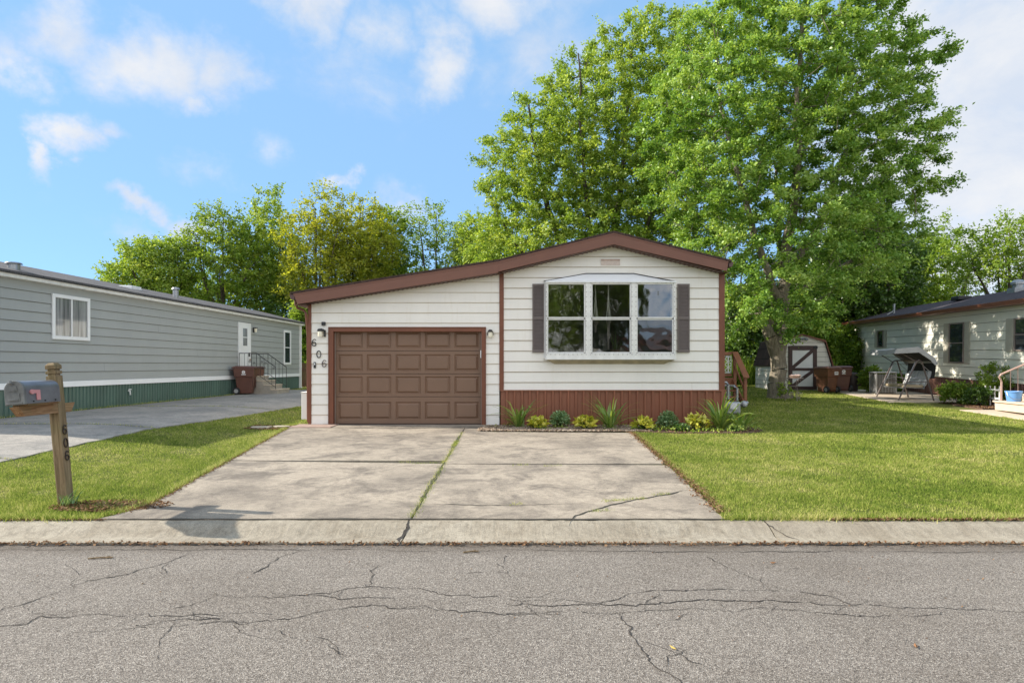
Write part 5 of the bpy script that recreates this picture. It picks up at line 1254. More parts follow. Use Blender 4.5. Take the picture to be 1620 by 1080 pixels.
for k in range(26): mb.blob((rq.uniform(-.16, .16), rq.uniform(-.12, .12), .075 + rq.random() * .04), (.025, .025, .018), k, 6)
mb.build('blossoms', simple('pale_pink_petals', (.72, .55, .50), .8, .4, 30), bk, smooth=True)

# low white lattice fence in the right flower bed
LF = thing('lattice_fence', 'low weathered white picket lattice in the bed by the pale home', 'fence', (14.7, 18.75, .25), (0, 0, rr_ + .12))
mb = MB()
for z in (.22, .48): mb.box(-.02, .0, -.75, 1.0, z, z + .05)
for k in range(9): mb.box(.002, .02, -.72 + k * .2, -.68 + k * .2, 0, .62 if k < 4 else .5)
mb.build('pickets', 'weathered_white', LF)

# brown board fence behind the grey home
FN = thing('fence', 'short stretch of brown board fence behind the grey home', 'fence', (-10.3, 30.4, .4))
for k in range(6):
    mb = MB(); mb.box(-.5 + k * .17, -.5 + k * .17 + .155, -.012, .012, -.1, 1.18 + .03 * (k % 2)); mb.build('board', 'fence_wood', FN)
mb = MB(); mb.box(-.5, .52, .013, .05, .25, .33); mb.box(-.5, .52, .013, .05, .85, .93); mb.build('rail', 'fence_wood', FN)

# home across the street, seen only as a reflection in the bay window
OP = thing('mobile_home', 'low tan mobile home with red brown roof across the street, reflected in the bay window', 'mobile home', (14.5, -17.0, .1))
mb = MB(); mb.box(-7, 7, -4, 4, 0, 2.4); mb.build('wall', 'beige_shutter', OP); mb = MB(); mb.prism([(-4.4, 2.4), (4.4, 2.4), (0, 3.3)], -7.3, 7.3, 'x'); mb.build('roof', 'copper', OP)
for x in (-4, 0, 4):
    mb = MB(); mb.box(x - .6, x + .6, 4.0, 4.03, 1.0, 2.0); mb.build('window', 'dark_glass', OP)
# ------------------------------------------------------------------ trees
def unit(a): return a / np.maximum(np.linalg.norm(a, axis=-1, keepdims=True), 1e-9)

def leaves_np(pos, axis, size, g, asp=.62, up=.55):
    """folded leaf quads: base, left, tip, right"""
    n = len(pos)
    nrm = unit(np.array([0, 0, up]) + g.normal(0, .55, (n, 3)))
    ax = unit(axis - nrm * (axis * nrm).sum(1, keepdims=True) * .8 + g.normal(0, .25, (n, 3)))
    sd = unit(np.cross(ax, nrm)); s = size[:, None]; fold = nrm * s * .16
    v = np.stack([pos - ax * s * .5, pos - sd * s * asp * .5 + fold, pos + ax * s * .55, pos + sd * s * asp * .5 + fold], 1)
    return v.reshape(-1, 3)

def tree(name, label, cat, limbs, blobs, ncl, per, leaf, mat, bark='bark_dark', seed=1, spread=.5, mind=.35, shell=.5, group=None, rtip=.008, outward=.8, droop=.25, thin=1.0, origin=None, flat=.8):
    """limbs: polylines of (x,y,z,r) in world space, first one starts at the ground;
    blobs: (cx,cy,cz,rx,ry,rz,weight) volumes that the foliage fills"""
    g = np.random.default_rng(seed)
    o = np.array(origin or limbs[0][0][:3])
    t = thing(name, label, cat, tuple(o), group=group)
    P_, R_, par, Dv = [], [], [], []
    def find(p): return int(np.argmin([np.dot(np.array(q) - p, np.array(q) - p) for q in P_]))
    for li, L in enumerate(limbs):
        L = np.array(L, float); prev = None if li == 0 else find(L[0, :3])
        for a, b in zip(L[:-1], L[1:]):
            n = max(1, int(np.linalg.norm(b[:3] - a[:3]) / .45))
            for k in range(n + (1 if b is L[-1] else 0)):
                f = k / n; p = a[:3] + (b[:3] - a[:3]) * f + (g.normal(0, .025, 3) if li or k else 0)
                P_.append(p); R_.append(a[3] + (b[3] - a[3]) * f); par.append(-1 if prev is None else prev); prev = len(P_) - 1
                Dv.append((b[:3] - a[:3]) / max(1e-6, np.linalg.norm(b[:3] - a[:3])))
    nl = len(P_); P0 = np.array(P_)
    # cluster centres by dart throwing inside the volumes
    B = np.array(blobs, float); wt = B[:, 6] * B[:, 3] * B[:, 4] * B[:, 5]; wt /= wt.sum()
    C = []; tries = 0; cell = {}
    while len(C) < ncl and tries < ncl * 40:
        tries += 1; b = B[g.choice(len(B), p=wt)]; d = g.normal(0, 1, 3); d /= np.linalg.norm(d); r = g.random() ** (1 / (3 + 2 * shell * 3))
        c = b[:3] + d * r * b[3:6]
        key = tuple((c / mind).astype(int)); ok = True
        for i in (-1, 0, 1):
            for j in (-1, 0, 1):
                for k in (-1, 0, 1):
                    for q in cell.get((key[0] + i, key[1] + j, key[2] + k), ()):
                        if ((q - c) ** 2).sum() < mind * mind: ok = False
        if ok: cell.setdefault(key, []).append(c); C.append(c)
    C = np.array(C)
    dist = np.array([np.min(((P0 - c) ** 2).sum(1)) for c in C]); C = C[np.argsort(dist)]
    cap = nl + len(C) * 24; PA = np.zeros((cap, 3)); PA[:nl] = P0; cnt = nl; RA = list(R_); PAR = list(par); DA = list(Dv); tips, td = [], []
    trunk0 = P0[:, 2].min()
    allow = np.ones(cap, bool); allow[:nl] = P0[:, 2] > trunk0 + .18 * (P0[:, 2].max() - trunk0)
    for c in C:
        dv = c - PA[:cnt]; d = np.linalg.norm(dv, axis=1)
        cost = d * (1 + .9 * np.maximum(0, -dv[:, 2] / np.maximum(d, 1e-3))) + np.where(allow[:cnt], 0, 50)
        i = int(np.argmin(cost)); n0 = PA[i]; L = d[i]; k = max(1, min(20, int(L / .5)))
        mid = n0 + (c - n0) * .45 + DA[i] * L * .12 + np.array([0, 0, .10 * L]) + g.normal(0, .05 * L, 3); prev = i
        for s in range(1, k + 1):
            f = s / k; p = n0 * (1 - f) ** 2 + mid * 2 * f * (1 - f) + c * f * f
            PA[cnt] = p; PAR.append(prev); DA.append(unit((p - PA[prev])[None])[0]); RA.append(0); prev = cnt; cnt += 1
        tips.append(c); td.append(DA[-1])
    PA = PA[:cnt]; PAR = np.array(PAR); W = np.zeros(cnt)
    leafn = np.ones(cnt, bool); leafn[PAR[PAR >= 0]] = False; W[leafn] = 1
    for i in range(cnt - 1, -1, -1):
        if PAR[i] >= 0 and i >= nl: W[PAR[i]] += W[i]
    RA = np.array(RA); r = np.where(RA > 0, RA, rtip * np.power(np.maximum(W, 1), .46)); r = np.minimum(r, .14 if bark == 'bark' else .10) * (np.arange(cnt) >= nl) + RA * (np.arange(cnt) < nl)
    # wood: one frustum per segment
    i1 = np.where(PAR >= 0)[0]; i0 = PAR[i1]; r1, r0 = r[i1], np.minimum(r[i0], np.where(i0 < nl, np.where(i1 < nl, 9, r[i1] * 1.5), 9)); a, b = PA[i0], PA[i1]
    ns = 7; d = unit(b - a); hlp = np.where(np.abs(d[:, 2:3]) < .9, [[0, 0, 1.]], [[1., 0, 0]]); u = unit(np.cross(d, hlp)); w = np.cross(d, u)
    ang = np.arange(ns) * 2 * np.pi / ns; ring = np.cos(ang)[None, :, None] * u[:, None] + np.sin(ang)[None, :, None] * w[:, None]
    ext = d * np.minimum(r1, .05)[:, None] * .3
    V = np.concatenate([a[:, None] + ring * r0[:, None, None], (b + ext)[:, None] + ring * r1[:, None, None]], 1).reshape(-1, 3) - o
    k = np.arange(ns); q = np.stack([k, (k + 1) % ns, ns + (k + 1) % ns, ns + k], 1); Fq = (q[None] + (np.arange(len(a)) * 2 * ns)[:, None, None]).reshape(-1, 4)
    np_mesh('trunk', V, Fq, bark, t, smooth=True)
    # leaves on twigs round every tip
    tips, td = np.array(tips), np.array(td); nt_ = 7; m = len(tips)
    cen = B[:, :3].mean(0); out = unit(tips - (cen + o) / 2)
    base = unit(td * .6 + out * outward + g.normal(0, .2, (m, 3)))
    tw = unit(base[:, None] + g.normal(0, .62, (m, nt_, 3)) * np.array([1, 1, flat]))
    Lt = spread * g.uniform(.55, 1.25, (m, nt_, 1))
    per_t = max(1, int(per / nt_)); f = g.uniform(.05, 1.0, (m, nt_, per_t, 1))
    pos = tips[:, None, None] + (tw * Lt)[:, :, None] * f + np.array([0, 0, -1.]) * droop * spread * f ** 2 + g.normal(0, .055 * spread / .5, (m, nt_, per_t, 3))
    axis = unit(np.broadcast_to(tw[:, :, None], pos.shape) + np.array([0, 0, -.45]) + g.normal(0, .5, pos.shape))
    keep = g.random(m) < thin
    pos, axis = pos[keep].reshape(-1, 3), axis[keep].reshape(-1, 3); n = len(pos)
    V = leaves_np(pos, axis, leaf * g.uniform(.6, 1.25, n), g) - o
    ct = np.repeat(g.random(m)[keep] * .35, nt_ * per_t)
    np_mesh('crown', V, np.arange(len(V)).reshape(-1, 4), mat, t, np.clip(ct + g.random(n) * .65, 0, 1))
    return t

zt = z1(9.68, 22) - .05
TX, TY = 9.68, 22.0
def up(pts): return [(TX + x, TY + y, zt + z, r) for x, y, z, r in pts]
fl = [(TX + .06, TY, zt, .44), (TX + .03, TY, zt + .22, .35), (TX, TY, zt + .6, .29), (TX + .05, TY, zt + 1.6, .275), (TX + .08, TY, zt + 2.0, .30), (TX + .18, TY + .1, zt + 2.6, .22), (TX + .35, TY + .15, zt + 3.6, .21), (TX + .45, TY + .2, zt + 5.5, .19), (TX + .75, TY, zt + 8, .16), (TX + .9, TY + .2, zt + 11, .11), (TX + 1.0, TY, zt + 14.5, .05)]
maple = tree('maple_tree', 'tall bright green maple with thick forked grey trunk beside the cream house', 'tree',
    [fl, up([(.05, 0, 1.7, .26), (-.28, -.05, 2.3, .23), (-.42, -.1, 2.75, .19), (-.5, -.2, 3.2, .10)]),
     up([(.3, .1, 3.2, .15), (-.6, -.3, 5.0, .13), (-1.5, -.6, 7.5, .10), (-2.2, -.5, 10.5, .06), (-2.4, -.4, 13.5, .03)]),
     up([(.4, .1, 4.5, .13), (1.8, .3, 6.6, .11), (2.9, .5, 9.5, .08), (3.4, .5, 12.5, .04)]),
     up([(.6, .1, 6.5, .11), (.2, -1.4, 8.5, .09), (-.3, -2.0, 11.5, .05)]), up([(.4, .2, 4.0, .11), (.8, 1.6, 6.5, .09), (1, 2.5, 10, .05)]),
     up([(.3, .1, 3.6, .09), (2.6, .1, 5.0, .06), (4.4, .2, 5.9, .03)]), up([(.1, 0, 2.6, .09), (-1.6, -.7, 4.0, .06), (-3.2, -1.0, 4.6, .03)])],
    [(TX + .3, TY, zt + 11.2, 4.3, 3.6, 4.4, 1.0), (TX + 2.0, TY, zt + 9.0, 3.6, 3.0, 3.6, 1.0), (TX - 2.0, TY - .4, zt + 9.0, 2.9, 3.0, 4.0, 1.0), (TX + .2, TY - .3, zt + 5.6, 4.0, 3.0, 2.3, 1.1), (TX - 1.6, TY - .8, zt + 3.6, 1.7, 1.9, 1.2, 1.3), (TX + 2.3, TY + .4, zt + 5.3, 1.9, 1.7, 1.1, .8),
     (TX + 4.4, TY, zt + 12.2, 1.9, 1.6, .8, 1.2), (TX + 4.3, TY, zt + 7.7, 1.8, 1.6, .6, 1.2), (TX + 3.9, TY, zt + 6.3, 1.6, 1.5, .6, 1.2), (TX + 4.3, TY, zt + 10.0, 1.5, 1.6, .7, 1.0), (TX + .2, TY - 1, zt + 3.2, 1.3, 1.3, .7, 1.0)],
    780, 310, .112, 'leaf_maple', 'bark', 3, .66, .70, .35, droop=.42, flat=.38, outward=.9)
BXc, BYc = 4.6, 29.0; zb_ = z1(4, 33) - .05
def ub(pts): return [(BXc + x, BYc + y, zb_ + z, r) for x, y, z, r in pts]
tree('maple_tree', 'broad yellow green tree rising behind the roof of the cream house', 'tree',
    [ub([(0, 3, 0, .42), (0, 2.8, 1.5, .36), (.1, 2.5, 3, .32), (.4, 2.2, 6, .24), (.9, 1.5, 10, .16), (1.2, 1.0, 14, .09), (1.4, .8, 17, .04)]),
     ub([(0, 2.7, 2.0, .22), (-1.4, 2, 5, .19), (-2.8, 1, 9, .14), (-3.6, .6, 12.5, .07), (-3.9, .5, 14.5, .03)]), ub([(-.2, 2.6, 2.8, .18), (-2.6, 1.8, 5, .14), (-4.6, 1, 7.4, .08), (-5.6, .8, 9, .03)]),
     ub([(.1, 2.5, 3.5, .2), (2.0, 2, 7, .15), (3.2, 1, 11, .09), (3.8, .8, 15, .04)]), ub([(.2, 2.4, 4.5, .16), (-.9, 0, 8, .12), (-1.4, -1, 12, .07), (-1.5, -1.2, 16, .03)]), ub([(.1, 2.6, 3, .15), (1.4, -.5, 6, .11), (2, -1.4, 9, .06)])],
    [(BXc + .2, BYc + 1, zb_ + 11.5, 4.4, 3.6, 4.8, 1.0), (BXc - 3.0, BYc + .8, zb_ + 9.6, 2.9, 2.8, 3.8, 1.0), (BXc - 4.2, BYc + .8, zb_ + 6.3, 2.3, 2.5, 2.6, 1.0), (BXc + 2.8, BYc + .8, zb_ + 8.5, 3.2, 3.0, 4.0, .8), (BXc - .5, BYc, zb_ + 6.4, 4.8, 3.0, 2.6, 1.0), (BXc + .3, BYc + .8, zb_ + 16.0, 1.2, 1.4, 1.8, 1.0), (BXc - 1.7, BYc + .8, zb_ + 14.6, .8, .9, 1.9, 1.1), (BXc + 3.5, BYc + .8, zb_ + 14.5, 1.6, 1.5, 1.8, .9), (BXc - 4.9, BYc + .8, zb_ + 10.5, 1.3, 1.4, 2.0, 1.4), (BXc - 3.2, BYc + .8, zb_ + 12.8, 1.6, 1.5, 1.6, 1.2), (BXc + 2.4, BYc + .5, zb_ + 15.8, 2.6, 2.0, 2.6, 1.5), (BXc - 4.8, BYc + .8, zb_ + 11.6, .8, 1, .9, 1.2)],
    900, 205, .14, 'leaf_yellow', 'bark_dark', 4, .80, .74, .4, droop=.28, flat=.5, outward=1.0)

def bg_tree(px, ytop, Y, wpx, ybot, label, mat, seed, ncl=220, per=80, leaf=.17, thin=1.0, lean=0.0, name='tree', group=None, bark='bark_dark', spread=.75, stems=4, shell=.25):
    """tree whose real size follows from its distance Y"""
    x = (px - CX) / F * Y; s = Y / F; H_ = CAMZ + (HZ - ytop) * s; zb = z1(x, Y) - .1; w = wpx * s / 2; zlow = max(zb + .6, CAMZ + (HZ - ybot) * s); rr = random.Random(seed)
    top = H_ - zb; limbs = [[(x, Y, zb, .05 * top ** .6 + .04), (x + .1, Y, zb + top * .25, .045 * top ** .6), (x + lean * .5, Y, zb + top * .6, .07), (x + lean, Y, zb + top * .97, .02)]]
    for k in range(stems):
        a = k * 6.28 / stems + rr.uniform(-.4, .4); h0 = rr.uniform(.12, .38) * top; e = rr.uniform(.5, .85)
        limbs.append([(x + .08, Y, zb + h0, .09), (x + math.cos(a) * w * .35, Y + math.sin(a) * w * .35, zb + h0 + top * .22, .065), (x + math.cos(a) * w * e, Y + math.sin(a) * w * e, zb + min(.93, h0 / top + rr.uniform(.4, .55)) * top, .02)])
    hc = (H_ - zlow); bl = []
    for k in range(7):
        a = rr.uniform(0, 6.28); q = rr.uniform(.1, .55); f = rr.uniform(.12, .9); ww = w * (.42 + .3 * math.sin(math.pi * min(1, f + .12)))
        bl.append((x + lean * f + math.cos(a) * w * q, Y + math.sin(a) * w * q, zlow + hc * f, ww, ww, hc * rr.uniform(.16, .26), 1.0))
    bl.append((x + lean, Y, H_ - hc * .17, w * .58, w * .5, hc * .16, 1.2)); bl.append((x, Y, zlow + hc * .5, w * .95, w * .8, hc * .40, .8))
    return tree(name, label, 'tree', limbs, bl, int(ncl * 1.45), per, leaf, mat, bark, seed, spread, .4, shell, group, thin=thin, droop=.2)
RW = 'trees in the row behind the grey home'
for a in ((240, 380, 37, 130, 500, 'low yellow green tree at the left end of the row behind the grey home', 'leaf_yellow', 11, 230, 75, .17),
          (352, 322, 38, 150, 520, 'leaning dark limbed green tree second from the left in the row behind', 'leaf_mid', 12, 230, 62, .17),
          (428, 322, 40, 120, 520, 'yellow green tree between the leaning tree and the golden one', 'leaf_yellow', 13, 240, 70, .17),
          (500, 310, 37, 115, 500, 'sparse golden green tree with many upright bare stems', 'leaf_gold', 14, 190, 55, .16),
          (570, 314, 39, 120, 500, 'golden brown green tree right of the sparse stemmed one', 'leaf_gold', 15, 240, 66, .17),
          (612, 325, 41, 90, 500, 'narrow mid green tree between the golden trees and the thin one', 'leaf_mid', 16, 150, 66, .17),
          (690, 318, 42, 150, 480, 'thin airy green tree against the sky left of the cream roof', 'leaf_mid', 17, 160, 48, .17)):
    bg_tree(*a, group=RW, stems=6)
bg_tree(300, 430, 44, 150, 560, 'bushy green tree low behind the roof of the grey home', 'leaf_mid', 18, 200, 70, .19, group=RW)
bg_tree(770, 350, 40, 130, 500, 'rounded yellow green tree rising just left of the big roof peak', 'leaf_yellow', 19, 230, 75, .18, group=RW)
bg_tree(1368, 330, 33, 170, 560, 'dense dark green tree behind the roof of the pale home', 'leaf_dark', 21, 420, 100, .17, shell=.4)
bg_tree(1290, 400, 36, 150, 575, 'dark tree with bare lower limbs right of the maple trunk', 'leaf_dark', 22, 300, 85, .18)
bg_tree(1440, 372, 39, 150, 520, 'mid green tree behind the roof vent of the pale home', 'leaf_mid', 23, 200, 75, .18)
bg_tree(1510, 352, 42, 110, 500, 'thin leaning tree with sparse leaves beside the dense dark one', 'leaf_mid', 24, 75, 55, .18, lean=-.6)
bg_tree(1597, 338, 31, 140, 460, 'open crowned tree with bare forked limbs above the chimney', 'leaf_mid', 25, 95, 60, .15, stems=6)
bg_tree(1635, 432, 38, 110, 540, 'bushy yellow green tree at the right edge behind the chimney', 'leaf_yellow', 26, 200, 70, .18)
bg_tree(1060, 420, 40, 170, 560, 'green tree filling the gap behind the house and maple', 'leaf_mid', 27, 260, 75, .2)

def bush(px, Y, wpx, hpx, label, mat, seed, n=60, per=90, leaf=.12, name='shrub', group=None, zoff=0.0, spread=.35, cat='shrub'):
    x = (px - CX) / F * Y; s = Y / F; zb = z1(x, Y) + zoff; w = wpx * s / 2; h = hpx * s; rr = random.Random(seed)
    limbs = [[(x, Y, zb - .05, .03), (x, Y, zb + h * .55, .012)]]
    for k in range(5):
        a = k * 1.257 + rr.random(); limbs.append([(x, Y, zb, .02), (x + math.cos(a) * w * .5, Y + math.sin(a) * w * .5, zb + h * .6, .008)])
    bl = [(x, Y, zb + h * .5, w * .75, w * .7, h * .42, 1.0)] + [(x + rr.uniform(-.5, .5) * w, Y + rr.uniform(-.5, .5) * w, zb + h * rr.uniform(.3, .7), w * .45, w * .45, h * .3, 1.0) for _ in range(4)]
    return tree(name, label, cat, limbs, bl, n, per, leaf, mat, 'bark_dark', seed, spread, max(.06, w * .16), .3, group, rtip=.004, droop=.15)
TH = 'undergrowth behind the shed'
for i, (px, Y, w, h, m, lab) in enumerate(((1160, 33.5, 110, 150, 'leaf_dark', 'dark undergrowth shrub by the deck handrail'), (1205, 35, 90, 190, 'leaf_dark', 'tall dark shrub left of the shed roof'), (1335, 31.5, 60, 95, 'leaf_mid', 'bright shrub between shed and pale home'), (1250, 33, 110, 120, 'leaf_mid', 'wide green shrub right behind the shed'), (1120, 37, 130, 170, 'leaf_dark', 'dark shrub mostly hidden by the cream house'), (1300, 38, 120, 190, 'leaf_dark', 'tall dark shrub behind the shed peak'), (1385, 37, 120, 150, 'leaf_dark', 'dark shrub behind the far end of the pale home'))):
    bush(px, Y, w, h, lab, m, 40 + i, 150, 85, .17, group=TH, spread=.7)
for i, (px, Y, w, h, m, lab) in enumerate(((486, 33, 60, 150, 'leaf_mid', 'green shrub in the gap between the grey and cream homes'), (455, 37, 120, 160, 'leaf_dark', 'dark shrub behind the end of the grey home'), (545, 36, 120, 150, 'leaf_yellow', 'yellow green shrub hidden behind the garage roof'))):
    bush(px, Y, w, h, lab, m, 60 + i, 140, 85, .17, group='shrubs between the homes', spread=.7)
bush(1379, 24.9, 34, 46, 'leafy bright green bush between the bins and the air conditioner', 'leaf_mid', 70, 70, 80, .09, spread=.22)
bush(1412, 25.6, 40, 30, 'low green bush behind the air conditioner', 'leaf_mid', 75, 40, 70, .09, spread=.22)
bush(1568, 18.9, 50, 68, 'slender rose bush with airy top in the bed by the pale home', 'leaf_mid', 71, 60, 60, .07, zoff=.0, spread=.22)
bush(1510, 19.3, 50, 34, 'low leafy bush left of the lattice in the right bed', 'leaf_mid', 72, 60, 70, .07, zoff=.0, spread=.2)
bush(1548, 18.6, 50, 30, 'dark low bush at the front of the right bed', 'leaf_dark', 73, 50, 70, .06, zoff=.0, spread=.18)
bush(1243, 21.6, 22, 30, 'yellow green sucker shoots at the foot of the maple trunk', 'leaf_yellow', 74, 14, 40, .07, spread=.16)

# far wood closing the horizon
g = np.random.default_rng(99); n = 90000
x = g.uniform(-75, 75, n); y = 58 + g.uniform(0, 8, n); h = 5.2 + 1.6 * np.sin(x * .35) + 1.3 * np.sin(x * .9 + 1) + .7 * np.sin(x * 2.3); z = .5 + g.random(n) ** .8 * h
V = leaves_np(np.stack([x, y, z], 1), g.normal(0, 1, (n, 3)), g.uniform(.35, .6, n), g)
tag(np_mesh('far_wood', V, np.arange(len(V)).reshape(-1, 4), 'leaf_dark', tone=g.random(n)), 'far off dark green wood closing the horizon', None, None, 'stuff')
# trees across the street, reflected in the windows
for i, (x, y, h, lab) in enumerate(((3.9, -15, 10, 'yellow green tree across the street reflected in the left window'), (7.3, -16, 10, 'green tree across the street reflected in the middle window'))):
    tree('tree', lab, 'tree', [[(x, y, 0, .2), (x, y, h * .4, .15), (x, y, h * .9, .04)]], [(x, y, h * .60, 2.1 - .4 * i, 2.0, h * .36, 1)], 240, 70, .22, 'leaf_yellow' if i == 0 else 'leaf_mid', 'bark_dark', 80 + i, .8, .4, .3)

# ------------------------------------------------------------------ bed plants
bedz = .148
def PX(px, Y=13.05): return (px - CX) / F * Y
for px, Y, lab, n, L in ((820, 13.1, 'daylily clump at the left end of the bed beside the garage', 44, .95), (966, 12.85, 'spreading daylily clump in the middle of the bed', 48, 1.05), (1140, 12.75, 'tall lush daylily clump at the right end of the bed', 64, 1.1), (1172, 12.6, 'small upright grassy clump past the house corner', 36, .65)):
    strap_plant('daylily', lab, 'daylily', (PX(px, Y), Y, bedz - .01), n, L * .5, L, .05, 'daylily', .86, 1.12, 'daylilies in the flower bed')
def leafy(name, label, cat, loc, n, r, h, leaf, mat, group, flat=False):
    t = thing(name, label, cat, loc, group=group); g = np.random.default_rng(sum(map(ord, label)))
    a = g.uniform(0, 6.283, n); el = g.uniform(.15, 1.35, n); d = np.stack([np.cos(a) * np.cos(el), np.sin(a) * np.cos(el), np.sin(el)], 1)
    rr = g.uniform(.55, 1.0, n)[:, None]; pos = d * np.array([r, r, h]) * rr + np.array([0, 0, .03])
    V = leaves_np(pos, unit(d + np.array([0, 0, -.1])), leaf * g.uniform(.7, 1.2, n), g, .5 if not flat else .55, .9)
    np_mesh('leaves', V, np.arange(len(V)).reshape(-1, 4), mat, t, g.random(n))
    st = MB()
    for k in range(min(n, 36)): st.tube([(0, 0, 0), tuple(pos[k] * .6), tuple(pos[k] * .95)], .005, 4)
    st.build('stems', 'weed', t); return t
for px, Y, lab, r in ((850, 12.85, 'yellow hosta beside the left daylily clump', .22), (925, 12.75, 'yellow hosta between the round sedum and middle daylily', .24), (1018, 12.6, 'yellow hosta right of the middle daylily clump', .23), (1104, 12.55, 'broad yellow hosta left of the tall right daylily', .28)):
    leafy('hosta', lab, 'hosta', (PX(px, Y), Y, bedz - .01), 130, r * 1.15, .22 + .1 * (r - .2) / .08, .135, 'hosta', 'yellow hostas in the flower bed', True)
for px, Y, lab, r in ((886, 13.1, 'round grey green sedum mound left of the middle daylily', .25), (1056, 13.0, 'round grey green sedum mound right of the middle daylily', .25)):
    leafy('sedum', lab, 'sedum', (PX(px, Y), Y, bedz - .01), 760, r * 1.05, .36, .065, 'sedum', 'sedum mounds in the flower bed')
leafy('weed', 'green leafy weeds in front of the right yellow hosta', 'weed', (PX(1078, 12.4), 12.4, bedz - .01), 150, .20, .14, .07, 'weed', None)
leafy('weed', 'pale green leafy weeds at the far right end of the bed', 'weed', (PX(1165, 12.3), 12.3, bedz - .02), 160, .24, .14, .06, 'daylily', None)
strap_plant('weed', 'tuft of blue green grassy weed growing at the mailbox post foot', 'weed', (-4.47, 6.04, z1(-4.4, 6.05)), 34, .10, .26, .014, 'sedum', .95, .9)

g = np.random.default_rng(55); n = 2900; x = g.uniform(-.5, 5.35, n); y = g.uniform(12.05, 13.4, n); k = inpoly(x, y, bed) & (wav(x, y, 3.2, 2) > np.where(x > 2.5, -.2, .45)); x, y = x[k], y[k]; n = len(x)
V = leaves_np(np.stack([x, y, bedz + g.uniform(.0, .07, n)], 1), g.normal(0, 1, (n, 3)), g.uniform(.03, .07, n), g)
tag(np_mesh('ground_cover', V, np.arange(len(V)).reshape(-1, 4), 'leaf_yellow', tone=g.random(n)), 'low creeping green weeds over the right end of the flower bed', None, None, 'stuff')
# small debris on the road
for i, (px, py, L, lab) in enumerate(((158, 884, .085, 'thin dark twig lying on the left of the road'), (745, 874, .06, 'short brown twig lying near the gutter'))):
    x, y = road_pt(px, py); t = thing('twig', lab, 'twig', (x, y, .006)); mb = MB(); mb.tube([(-L, -.01, .002), (0, .012, .004), (L, .02, .002)], .006, 6); mb.tube([(L * .3, .015, .004), (L * .55, .05, .003)], .004, 5); mb.build('stem', 'post_wood', t)
for i, (px, py, lab) in enumerate(((1223, 891, 'brown curled dead leaf nearest the kerb on the road'), (1449, 1023, 'brown dead leaf on the right of the road'), (1065, 1026, 'small yellow leaf in the middle of the road'))):
    x, y = road_pt(px, py); t = thing('dead_leaf', lab, 'leaf', (x, y, .004), (0, 0, i)); mb = MB(); mb.add([(-.026, 0, .005), (0, -.010, .001), (.026, .004, .009), (0, .011, .004), (-.01, .0, .009)], [(0, 1, 4), (1, 2, 4), (2, 3, 4), (3, 0, 4)]); mb.build('blade', simple('dry_leaf', (.28, .13, .05) if i < 2 else (.5, .35, .08), .8), t)

# ------------------------------------------------------------------ light, sky, camera
EL, AZ = 30.5, math.atan2(-.18, 1)                     # light travels along +x and a little towards the camera
d = Vector((math.cos(AZ) * math.cos(R(EL)), math.sin(AZ) * math.cos(R(EL)), -math.sin(R(EL))))
sun = bpy.data.lights.new('sun', 'SUN'); sun.energy = SUN_E; sun.angle = R(.6); sun.color = (1.0, .93, .82)
so = bpy.data.objects.new('sun', sun); COL.objects.link(so); so.rotation_euler = d.to_track_quat('-Z', 'Y').to_euler(); so.location = (-30, 5, 20)

W = bpy.data.worlds.new('World'); S.world = W; W.use_nodes = True; nt = W.node_tree; nt.nodes.clear()
out = N(nt, 'ShaderNodeOutputWorld'); bg = N(nt, 'ShaderNodeBackground'); bg.inputs[1].default_value = .15
sky = N(nt, 'ShaderNodeTexSky'); sky.sky_type = 'NISHITA'; sky.sun_disc = False; sky.sun_elevation = R(EL)
sky.sun_rotation = math.atan2(-d.x, -d.y); sky.altitude = 200; sky.air_density = AIR; sky.dust_density = DUST; sky.ozone_density = OZ
dirv = N(nt, 'ShaderNodeTexCoord').outputs['Generated']
def vm(op, a, b=None):
    m = N(nt, 'ShaderNodeVectorMath', operation=op)
    for i, v in enumerate((a, b)):
        if v is None: continue
        if hasattr(v, 'is_linked'): nt.links.new(v, m.inputs[i])
        else: m.inputs[i].default_value = v
    return m
# billowing noise first bends the directions, so that cloud outlines are ragged
wn = N(nt, 'ShaderNodeTexNoise'); wn.inputs['Scale'].default_value = 7; wn.inputs['Detail'].default_value = 6; wn.inputs['Roughness'].default_value = .62
nt.links.new(dirv, wn.inputs['Vector'])
wv = vm('MULTIPLY', vm('SUBTRACT', wn.outputs['Color'], (.5, .5, .5)).outputs[0], (.20, .20, .12))
dirw = vm('ADD', dirv, wv.outputs[0]).outputs[0]
acc = None
for px, py, rx, ry, w in CLOUDS:
    c = Vector(((px - CX) / F, 1, (HZ - py) / F)).normalized()
    k = F * (1 + ((px - CX) / F) ** 2) ** .5
    df = vm('SUBTRACT', dirw, tuple(c)); sc = vm('MULTIPLY', df.outputs[0], (k / rx, k / rx, k / ry))
    ln = vm('LENGTH', sc.outputs[0]); v = math_n(nt, 'MULTIPLY', math_n(nt, 'SUBTRACT', 1.0, ln.outputs['Value'], True), w)
    acc = v if acc is None else math_n(nt, 'MAXIMUM', acc, v)
n1 = noise(nt, 9, 9, .62, dirv, (1, 1, 1.5), .3); n2 = noise(nt, 30, 6, .6, dirv, None, .4)
tot = math_n(nt, 'ADD', acc, math_n(nt, 'ADD', math_n(nt, 'MULTIPLY', math_n(nt, 'SUBTRACT', n1, .5), .9), math_n(nt, 'MULTIPLY', math_n(nt, 'SUBTRACT', n2, .5), .35)))
cov = N(nt, 'ShaderNodeMapRange'); cov.interpolation_type = 'SMOOTHSTEP'; cov.inputs[1].default_value = .12; cov.inputs[2].default_value = 1.0; nt.links.new(tot, cov.inputs[0])
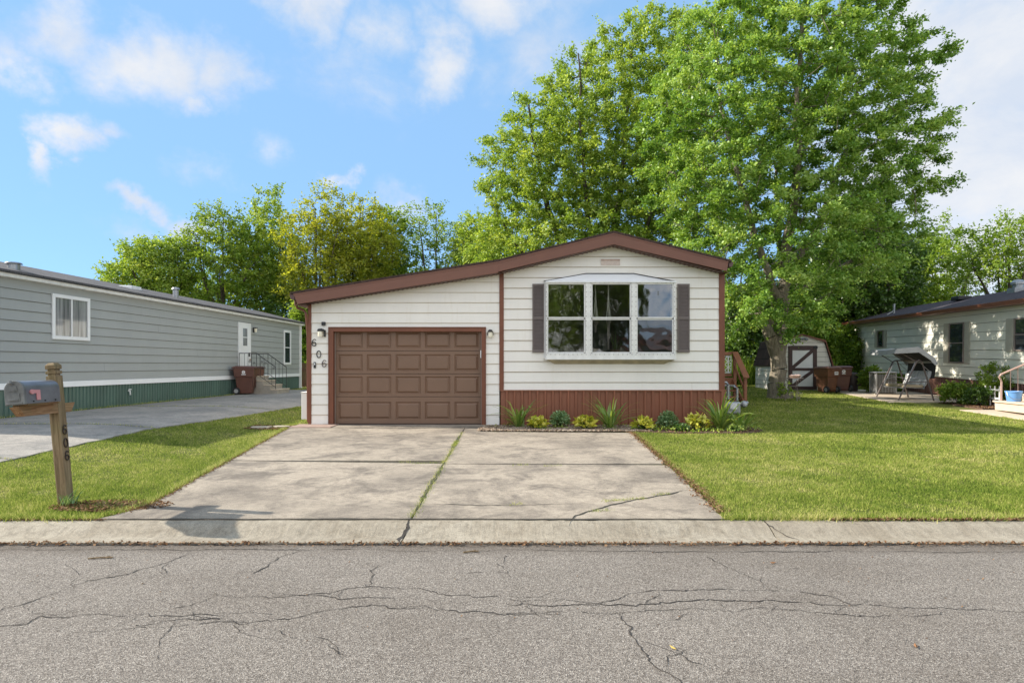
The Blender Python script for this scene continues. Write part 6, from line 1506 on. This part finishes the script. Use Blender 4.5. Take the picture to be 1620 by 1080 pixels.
# unseen bright cloud bank, added behind the camera as fill for the shaded facade
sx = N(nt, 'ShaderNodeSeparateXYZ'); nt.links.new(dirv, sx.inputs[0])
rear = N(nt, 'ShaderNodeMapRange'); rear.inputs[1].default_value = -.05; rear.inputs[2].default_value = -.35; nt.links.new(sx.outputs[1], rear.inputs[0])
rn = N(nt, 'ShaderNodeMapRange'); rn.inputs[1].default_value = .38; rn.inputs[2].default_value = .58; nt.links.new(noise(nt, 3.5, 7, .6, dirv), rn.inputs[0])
high = N(nt, 'ShaderNodeMapRange'); high.inputs[1].default_value = .60; high.inputs[2].default_value = .80; nt.links.new(sx.outputs[2], high.inputs[0])  # unseen cloud added faintly overhead too, for more fill
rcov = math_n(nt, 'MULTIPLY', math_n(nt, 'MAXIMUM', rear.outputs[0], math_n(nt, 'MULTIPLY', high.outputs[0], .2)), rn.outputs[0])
shade = noise(nt, 4.2, 7, .62, dirv, (1, 1, 1.7), .4)
cc = ramp(nt, shade, [(.36, (CL * .78, CL * .85, CL * .97)), (.60, (CL, CL, CL * 1.01))])
skc = mixc(nt, 1.0, sky.outputs[0], SKYTINT, 'MULTIPLY')
veil = mixc(nt, VEIL, skc, VEILC)
colr = mixc(nt, math_n(nt, 'MULTIPLY', cov.outputs[0], .93), veil, cc)
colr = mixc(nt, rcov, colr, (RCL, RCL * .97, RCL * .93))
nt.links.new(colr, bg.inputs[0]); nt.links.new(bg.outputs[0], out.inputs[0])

cam = bpy.data.cameras.new('camera'); co = bpy.data.objects.new('camera', cam); COL.objects.link(co)
co.location = (0, 0, CAMZ); co.rotation_euler = (R(90), 0, 0)
cam.sensor_width = 36; cam.lens = F / 1620 * 36; cam.shift_y = (HZ - 540) / 1620; cam.shift_x = 0; cam.clip_end = 2000; cam.clip_start = .05
S.camera = co
S.view_settings.view_transform = 'Standard'; S.view_settings.look = 'None'; S.view_settings.gamma = 1; S.view_settings.exposure = EXPO
S.view_settings.use_curve_mapping = False
S.render.engine = 'CYCLES'
S.cycles.max_bounces = 8; S.cycles.transparent_max_bounces = 12; S.cycles.diffuse_bounces = 4
